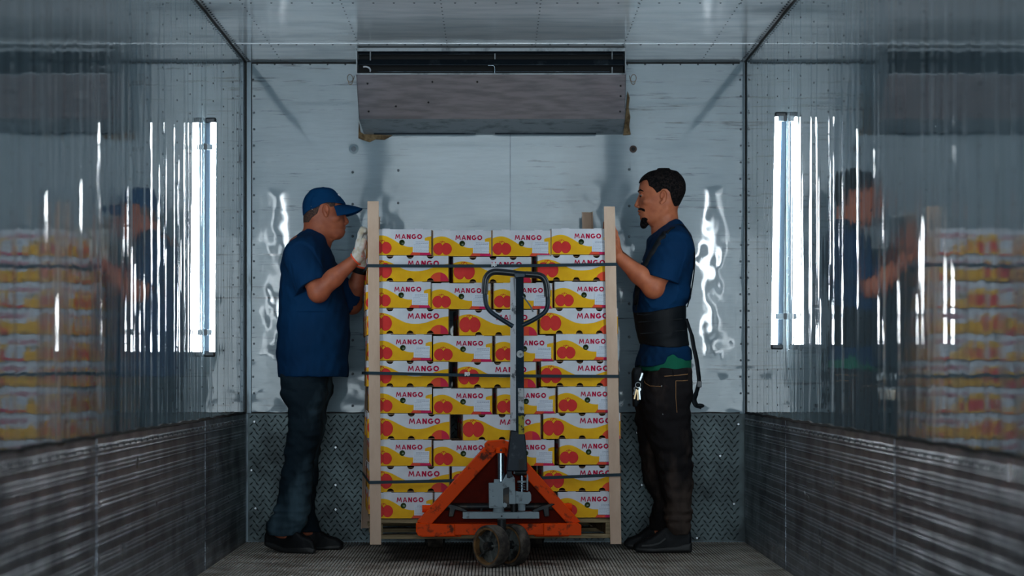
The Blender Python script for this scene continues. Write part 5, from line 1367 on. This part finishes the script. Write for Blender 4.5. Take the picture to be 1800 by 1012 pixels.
T.cap(PR_(1168, 360), PR_(1172, 404), .055, .059, .008, 'cut'); T.cap(PR_(1156, 385), PR_(1163, 410), .045, .05, .008, 'cut')
# ragged tail below the belt
tail = [(1098, 700), (1098, 648), (1116, 646), (1125.5, 646.6), (1140, 645), (1163, 639.7), (1166.5, 636), (1169, 628.5), (1176, 624.5), (1182, 625), (1186, 631), (1191, 634.7), (1205, 634), (1218, 631.8), (1232, 632), (1232, 700)]
T.slab([tuple(W(a, b, YR)[[0, 2]]) for a, b in tail], YR-.4, YR+.4, .0, 'cut')
T.loft([(r[0], r[1], r[2], r[3], r[4]) for r in rows([(622, 1127, 1210, .178), (660, 1127, 1210, .178)], YR)], .0, 'cut')
TER = T.mesh('tee_shirt', M_NAVY, PER); del T
m = MB(); cp = []
for i in range(32):
    a = 2*PI*i/32; cp.append(W(1172+22*math.cos(a), 402-11.5*math.cos(a), YR+.066*math.sin(a))+np.array([0, 0, .006*abs(math.sin(a))]))
m.tube(cp, .0055, 8, closed=True); m.build('neck_rib', M_NAVY, TER, 180)
# green waistband
G = Field((W(1108, 0, YR)[0], YR-.24, W(0, 656, YR)[2]), (W(1224, 0, YR)[0], YR+.24, W(0, 615, YR)[2]), .005)
G.loft(rows([(620, 1126, 1213, .182), (632, 1122, 1215, .185), (652, 1122, 1214.5, .186)], YR), n=2.25); G.folds(.001, 60, 2); G.mesh('green_waistband', M_GREEN, PER); del G
# trousers
J1 = Field((W(1100, 0, YR)[0], YR-.27, .03), (W(1232, 0, YR)[0], YR+.32, W(0, 636, YR)[2]), .0045)
rn = [(647, 1136, 1212.5, .10, -.092), (656, 1134, 1212.5, .108, -.092), (700, 1124, 1212.5, .110, -.092), (730, 1128, 1210.5, .104, -.092), (748, 1132, 1209, .10, -.092), (770, 1137, 1212.5, .096, -.092), (800, 1146, 1213.5, .09, -.092), (837, 1157, 1214, .083, -.092), (870, 1163, 1212.5, .078, -.092), (888, 1166, 1212, .076, -.092), (895, 1164, 1216.5, .08, -.092), (902, 1167, 1213.5, .076, -.092), (909, 1165, 1215, .08, -.092), (915, 1168, 1212.5, .075, -.092), (921, 1169, 1214, .076, -.092), (932, 1174, 1212, .074, -.092), (940, 1180, 1211, .070, -.092)]
rf = [(647, 1124, 1210, .10, .092), (680, 1121, 1208, .106, .092), (714, 1119.5, 1203, .104, .092), (758, 1119.5, 1198, .098, .092), (790, 1125, 1196, .09, .092), (837, 1133, 1190, .083, .10), (869, 1143, 1190, .078, .11), (884, 1152, 1192, .074, .12), (892, 1149, 1194, .078, .125), (905, 1147, 1192, .078, .13), (934, 1143, 1188, .066, .14)]
J1.loft(rows(rn, YR)); J1.loft(rows(rf, YR), .02)
J1.folds(.0065, 25, 31, (.8, .6, 1.3)); J1.folds(.0045, 55, 34, (.5, .4, 1.4))
J1.ell((W(1192, 0, YR)[0], YR-.092, W(0, 943, YR)[2]), (.066, .06, .02), .004, 'cut')
JNR = J1.mesh('jeans', M_DENIMR, PER); del J1
TRR = tree_of(JNR, TER); TRJ = tree_of(JNR)
def surf(px, py, dy): return W(px, py, YR+dy)
for nm, pts_, w_, mt in (('belt_loop', [(1182, 649), (1182.5, 653), (1184, 660)], .010, M_DENIMR), ('pocket_stitching', [(1168, 661), (1190, 659.5), (1212, 657)], .003, M_TAN), ('pocket_stitching', [(1130, 664), (1134, 673), (1142, 678), (1162, 679)], .003, M_TAN), ('seam_stitching', [(1188, 669), (1188, 700), (1190, 725)], .002, M_TAN), ('pocket_stitching', [(1188, 669), (1200, 669), (1211, 668)], .003, M_TAN)):
    m = MB(); m.ribbon([snap(TRJ, min(a, 1209), b, .0015, surf(a, b, -.15)) for a, b in dense(pts_)], w_, .002, (0, 0, 1) if abs(pts_[0][1]-pts_[-1][1]) < 12 else (1, 0, 0)); m.build(nm, mt, PER)
for a, b in ((1163, 678.5), (1165, 728)):
    m = MB(); m.ball(snap(TRJ, a, b, .001), (.0035, .003, .0035)); m.build('pocket_rivet', M_STEELRIV, PER, 180)
# shoes
sN = [(1214.5, 964), (1214.5, 940), (1211, 922), (1200, 916), (1178, 920), (1166, 927), (1152, 938), (1138, 946), (1122, 952), (1114, 958), (1113.5, 966), (1120, 969), (1200, 968)]
soN = [(1215.5, 952), (1215.5, 969.5), (1180, 970.5), (1140, 971), (1118, 969), (1113, 963), (1118, 959), (1150, 961), (1185, 958), (1205, 953)]
S1 = shoe(PER, YR-.09, sN, soN, .047, -.015, -1)
m = MB(); m.ribbon([W(a, b, YR-.137) for a, b in ((1128, 959), (1146, 958), (1160, 954), (1170, 946))], .008, .002, (0, 0, 1)); m.build('leather_stripe', M_SOLE, S1)
for pts_ in ([(1192.5, 929), (1195, 932.5), (1192, 936.5)], [(1198.8, 929.5), (1198.6, 938)]):
    m = MB(); m.tube([W(a, b, YR-.139) for a, b in pts_], .0016, 5); m.build('yellow_lace_tip', M_LABEL2, S1)
sF = [(1180, 955), (1180, 935), (1172, 920), (1150, 918), (1134, 929), (1120, 940), (1104, 946), (1097, 952), (1097, 958), (1104, 962), (1170, 962)]
soF = [(1182, 950), (1182, 963), (1140, 964), (1106, 963), (1096, 957), (1104, 953), (1140, 955), (1160, 952)]
shoe(PER, YR+.15, sF, soF, .047, .01, -1)
# back-support belt, loose tails and braces
G = Field((W(1106, 0, YR)[0], YR-.24, W(0, 620, YR)[2]), (W(1222, 0, YR)[0], YR+.24, W(0, 528, YR)[2]), .005)
G.loft(rows([(528, 1111, 1205.5, .176), (552, 1113.5, 1205.5, .178), (579, 1118, 1207.5, .180), (600, 1123, 1210, .184), (620, 1127, 1212, .188)], YR), n=2.25)
G.slab([tuple(W(a, b, YR)[[0, 2]]) for a, b in ((1100, 520), (1230, 520), (1230, 532), (1206, 536), (1170, 543), (1140, 549), (1112, 550), (1100, 551))], YR-.4, YR+.4, .0, 'cut')
G.slab([tuple(W(a, b, YR)[[0, 2]]) for a, b in ((1100, 640), (1230, 640), (1230, 606), (1211, 607), (1190, 610.5), (1168, 611.5), (1145, 609), (1125, 604), (1100, 600))], YR-.4, YR+.4, .0, 'cut')
G.folds(.0015, 40, 8, (.2, .2, 1.5)); BLT = G.mesh('back_support_belt', M_BELT, PER); del G
for pts_ in ([(1122, 566), (1150, 564), (1200, 560)], [(1125, 586), (1160, 584), (1205, 580)], [(1120, 552), (1132, 553.5), (1146, 551)]):
    m = MB(); m.ribbon([surf(a, b, -.187+.0006*(a-1160)**2/40) for a, b in pts_], .0035, .002, (0, 0, 1)); m.build('belt_seam', M_BELT, BLT)
def brace(sd):
    P = [(1116, 546, .10), (1121, 515, .125), (1127, 480, .14), (1136, 455, .135), (1146, 435, .125), (1158, 418, .117), (1172, 405, .108), (1184, 398.3, .10), (1196, 397.5, .095), (1206, 405.5, .095), (1213.5, 418, .09), (1218.5, 432, .08), (1220.6, 450, .07), (1220, 475, .07), (1216.5, 500, .08), (1212, 522, .09), (1207, 540, .10)]
    pts = []
    for a, b, y in P: pts.append(W(a-(1.6 if a > 1203 else 0), b, YR)+np.array([0, sd*y, .001]))
    m = MB(); m.ribbon(catmull(pts, 4), .030, .004, (0, 1, 0)); o = m.build('brace_strap', M_BELT, PER, 180); return o
for sd in (-1, 1): brace(sd)
# wide part of the near brace seen on the chest and flank
m = MB(); m.ribbon([snap(TRR, a, b, .003) for a, b in dense([(1121, 535), (1124, 505), (1132, 478), (1141, 458), (1149, 442), (1158, 425), (1167, 412), (1176, 404), (1184, 401)])], [.040]*14+[.034]*10+[.028]*25, .004, (1, 0, .6)); m.build('brace_strap', M_BELT, PER, 180)
me, co = text_mesh('rs', .022, .0005, 'strap_lettering', 1.0, .0004)
me.materials.clear(); me.materials.append(M_WHT); o = link_mesh('strap_lettering', me, PER)
o.matrix_local = ROOTM[PER.name].inverted() @ Matrix.Translation(Vector(snap(TRR, 1128, 462, .008))) @ Matrix.Rotation(math.radians(90), 4, 'X')
m = MB(); m.ribbon(catmull([surf(a, b, c) for a, b, c in ((1206, 560, -.08), (1210, 572, -.09), (1216, 590, -.10), (1219.5, 610, -.10), (1224, 630, -.10), (1227.5, 655, -.10), (1228.5, 672, -.10), (1224, 690, -.09), (1220, 702, -.08), (1224, 712, -.08), (1233, 716, -.08))], 5), [.016]*10+[.020]*26+[.026]*15, .004, (.9, .45, 0)); TL = m.build('loose_strap', M_BELT, PER, 180)
m = MB(); m.box(surf(1229, 675, -.105), (.022, .012, .03)); m.build('slider', M_CAP, TL, bevel=.003)
m = MB(); m.ball(surf(1230, 713, -.08), (.022, .016, .011)); m.build('strap_end', M_BELT, TL, 180)
m = MB(); m.ribbon(catmull([surf(a, b, c) for a, b, c in ((1214, 635, -.03), (1216.5, 645, -.04), (1213, 655, -.05))], 5), .004, .002, (.9, .4, 0)); m.build('white_drawcord', M_WHT, PER)
# pouch at the front of the hip
G = Field((W(1100, 0, YR)[0], YR-.17, W(0, 724, YR)[2]), (W(1136, 0, YR)[0], YR-.0, W(0, 636, YR)[2]), .004)
G.slab([tuple(W(a, b, YR)[[0, 2]]) for a, b in ((1112, 646), (1124, 644), (1129, 660), (1129, 690), (1122, 705), (1117, 715), (1111, 714), (1110, 690), (1109, 655))], YR-.15, YR-.03, .0); G.folds(.001, 60, 4)
G.mesh('belt_pouch', M_BELT, PER); del G
# keys
KR = thing('key_ring', 'bunch of keys on a silver clip hanging from the dark jeans', 'keys', tuple(surf(1122, 676, -.20)))
yk = -.197
m = MB(); m.ribbon([surf(a, b, yk) for a, b in ((1129.5, 655), (1127.5, 661), (1124.5, 669))], .011, .006, (1, 0, .3)); m.build('carabiner', M_STEELRIV, KR, bevel=.002)
m = MB(); c = surf(1121.5, 676.5, yk); m.tube([c+np.array([.012*math.cos(a), 0, .012*math.sin(a)]) for a in np.linspace(0, 2*PI, 24, endpoint=False)], .0016, 6, closed=True); m.build('ring', M_STEELRIV, KR, 180)
for a0, b0, a1, b1, mt in ((1119, 684, 1115, 701, M_BRASS), (1121, 685, 1121.5, 703, M_BRASS), (1123.5, 684, 1125, 702, M_STEELRIV), (1117, 683, 1113.5, 694, M_CAP)):
    m = MB(); p0, p1 = surf(a0, b0, yk-.003), surf(a1, b1, yk-.004); m.cyl(p0+np.array([0, -.001, 0]), p0+np.array([0, .001, 0]), .009, None, 12); m.bar(p0, p1, .006, .002); m.build('key', mt, KR)
# hair, beard, brows, eyes
def head_shell(tab, grow, keep, name, mat, amp, extra=None, lo=None, hi=None, Y=YR, h=.0035):
    pts = np.array([W(a, b, Y)[[0, 2]] for a, b in keep]); l = (pts[:, 0].min()-.012, Y-.105, pts[:, 1].min()-.012); hh = (pts[:, 0].max()+.012, Y+.105, pts[:, 1].max()+.012)
    f = Field(l, hh, h); f.loft(rows(tab, Y), n=2.3, grow=grow)
    if extra: extra(f)
    if amp:
        X, Yy, Z = f.ax; f.F = f.F+(amp*(np.sin(X[:, None, None]*420+3*np.sin(Z*150)[None, None, :])*np.sin(Yy*400)[None, :, None]*np.sin(Z*430+2)[None, None, :])).astype(np.float32)
    g = Field(l, hh, h); g.slab([tuple(p) for p in pts], Y-.2, Y+.2)
    f.F = np.maximum(f.F, g.F); return f.mesh(name, mat, PER)
hk = [(1121, 321), (1119, 300), (1140, 288), (1170, 286), (1200, 294), (1214, 320), (1212, 345), (1200, 368), (1191.5, 371), (1185, 366), (1180.5, 357), (1177.5, 347), (1175.5, 339), (1170, 334), (1163, 333.5), (1159.5, 337.5), (1153, 341), (1149.5, 336), (1145.5, 331.5), (1139.5, 328.5), (1137.5, 320), (1136, 317.5), (1129, 318.5), (1124, 322)]
head_shell(headR, .0062, hk, 'hair', M_HAIR, .0016)
sk = [(1149, 337), (1160, 334), (1161, 341), (1153.5, 345), (1151, 341)]
def beardx(f): f.ell(PR_(1132, 393), (.018, .022, .020), .012); f.ell(PR_(1131, 397), (.012, .015, .012), .01)
head_shell(headR, .0035, [(1127.5, 383), (1133, 382.5), (1139, 386), (1147, 390), (1149, 394), (1140, 399), (1134, 404.5), (1127, 402), (1124.5, 394)], 'goatee', M_HAIR, .0012, beardx)
def mus(f): f.ell(PR_(1126.5, 368.3), (.012, .024, .0045), .004)
head_shell(headR, .0012, [(1119.5, 366), (1126, 365.8), (1132, 368), (1134, 373), (1131, 373), (1126, 370), (1120.5, 370)], 'moustache', M_HAIR, .0006, mus, h=.003)
for s in (-1, 1):
    m = MB(); m.ball(PR_(1128, 343.2, s*.0345), (.0098, .0085, .0062)); e = m.build('eye', M_EYEW, PER, 180)
    m = MB(); m.ball(PR_(1126.0, 344.6, s*.0365), (.0056, .0066, .0040)); m.build('iris', M_EYEB, e, 180)
    m = MB(); m.ball(PR_(1128.3, 341.2, s*.0355), (.0105, .0080, .0045)); m.build('eyelid', M_SKINR, e, 180)
    m = MB(); m.tube([PR_(1121.8, 336.2, s*.018), PR_(1125.5, 333.5, s*.036), PR_(1131, 336, s*.054)], [.0028, .0036, .0022], 8); m.build('eyebrow', M_HAIR, PER, 180)
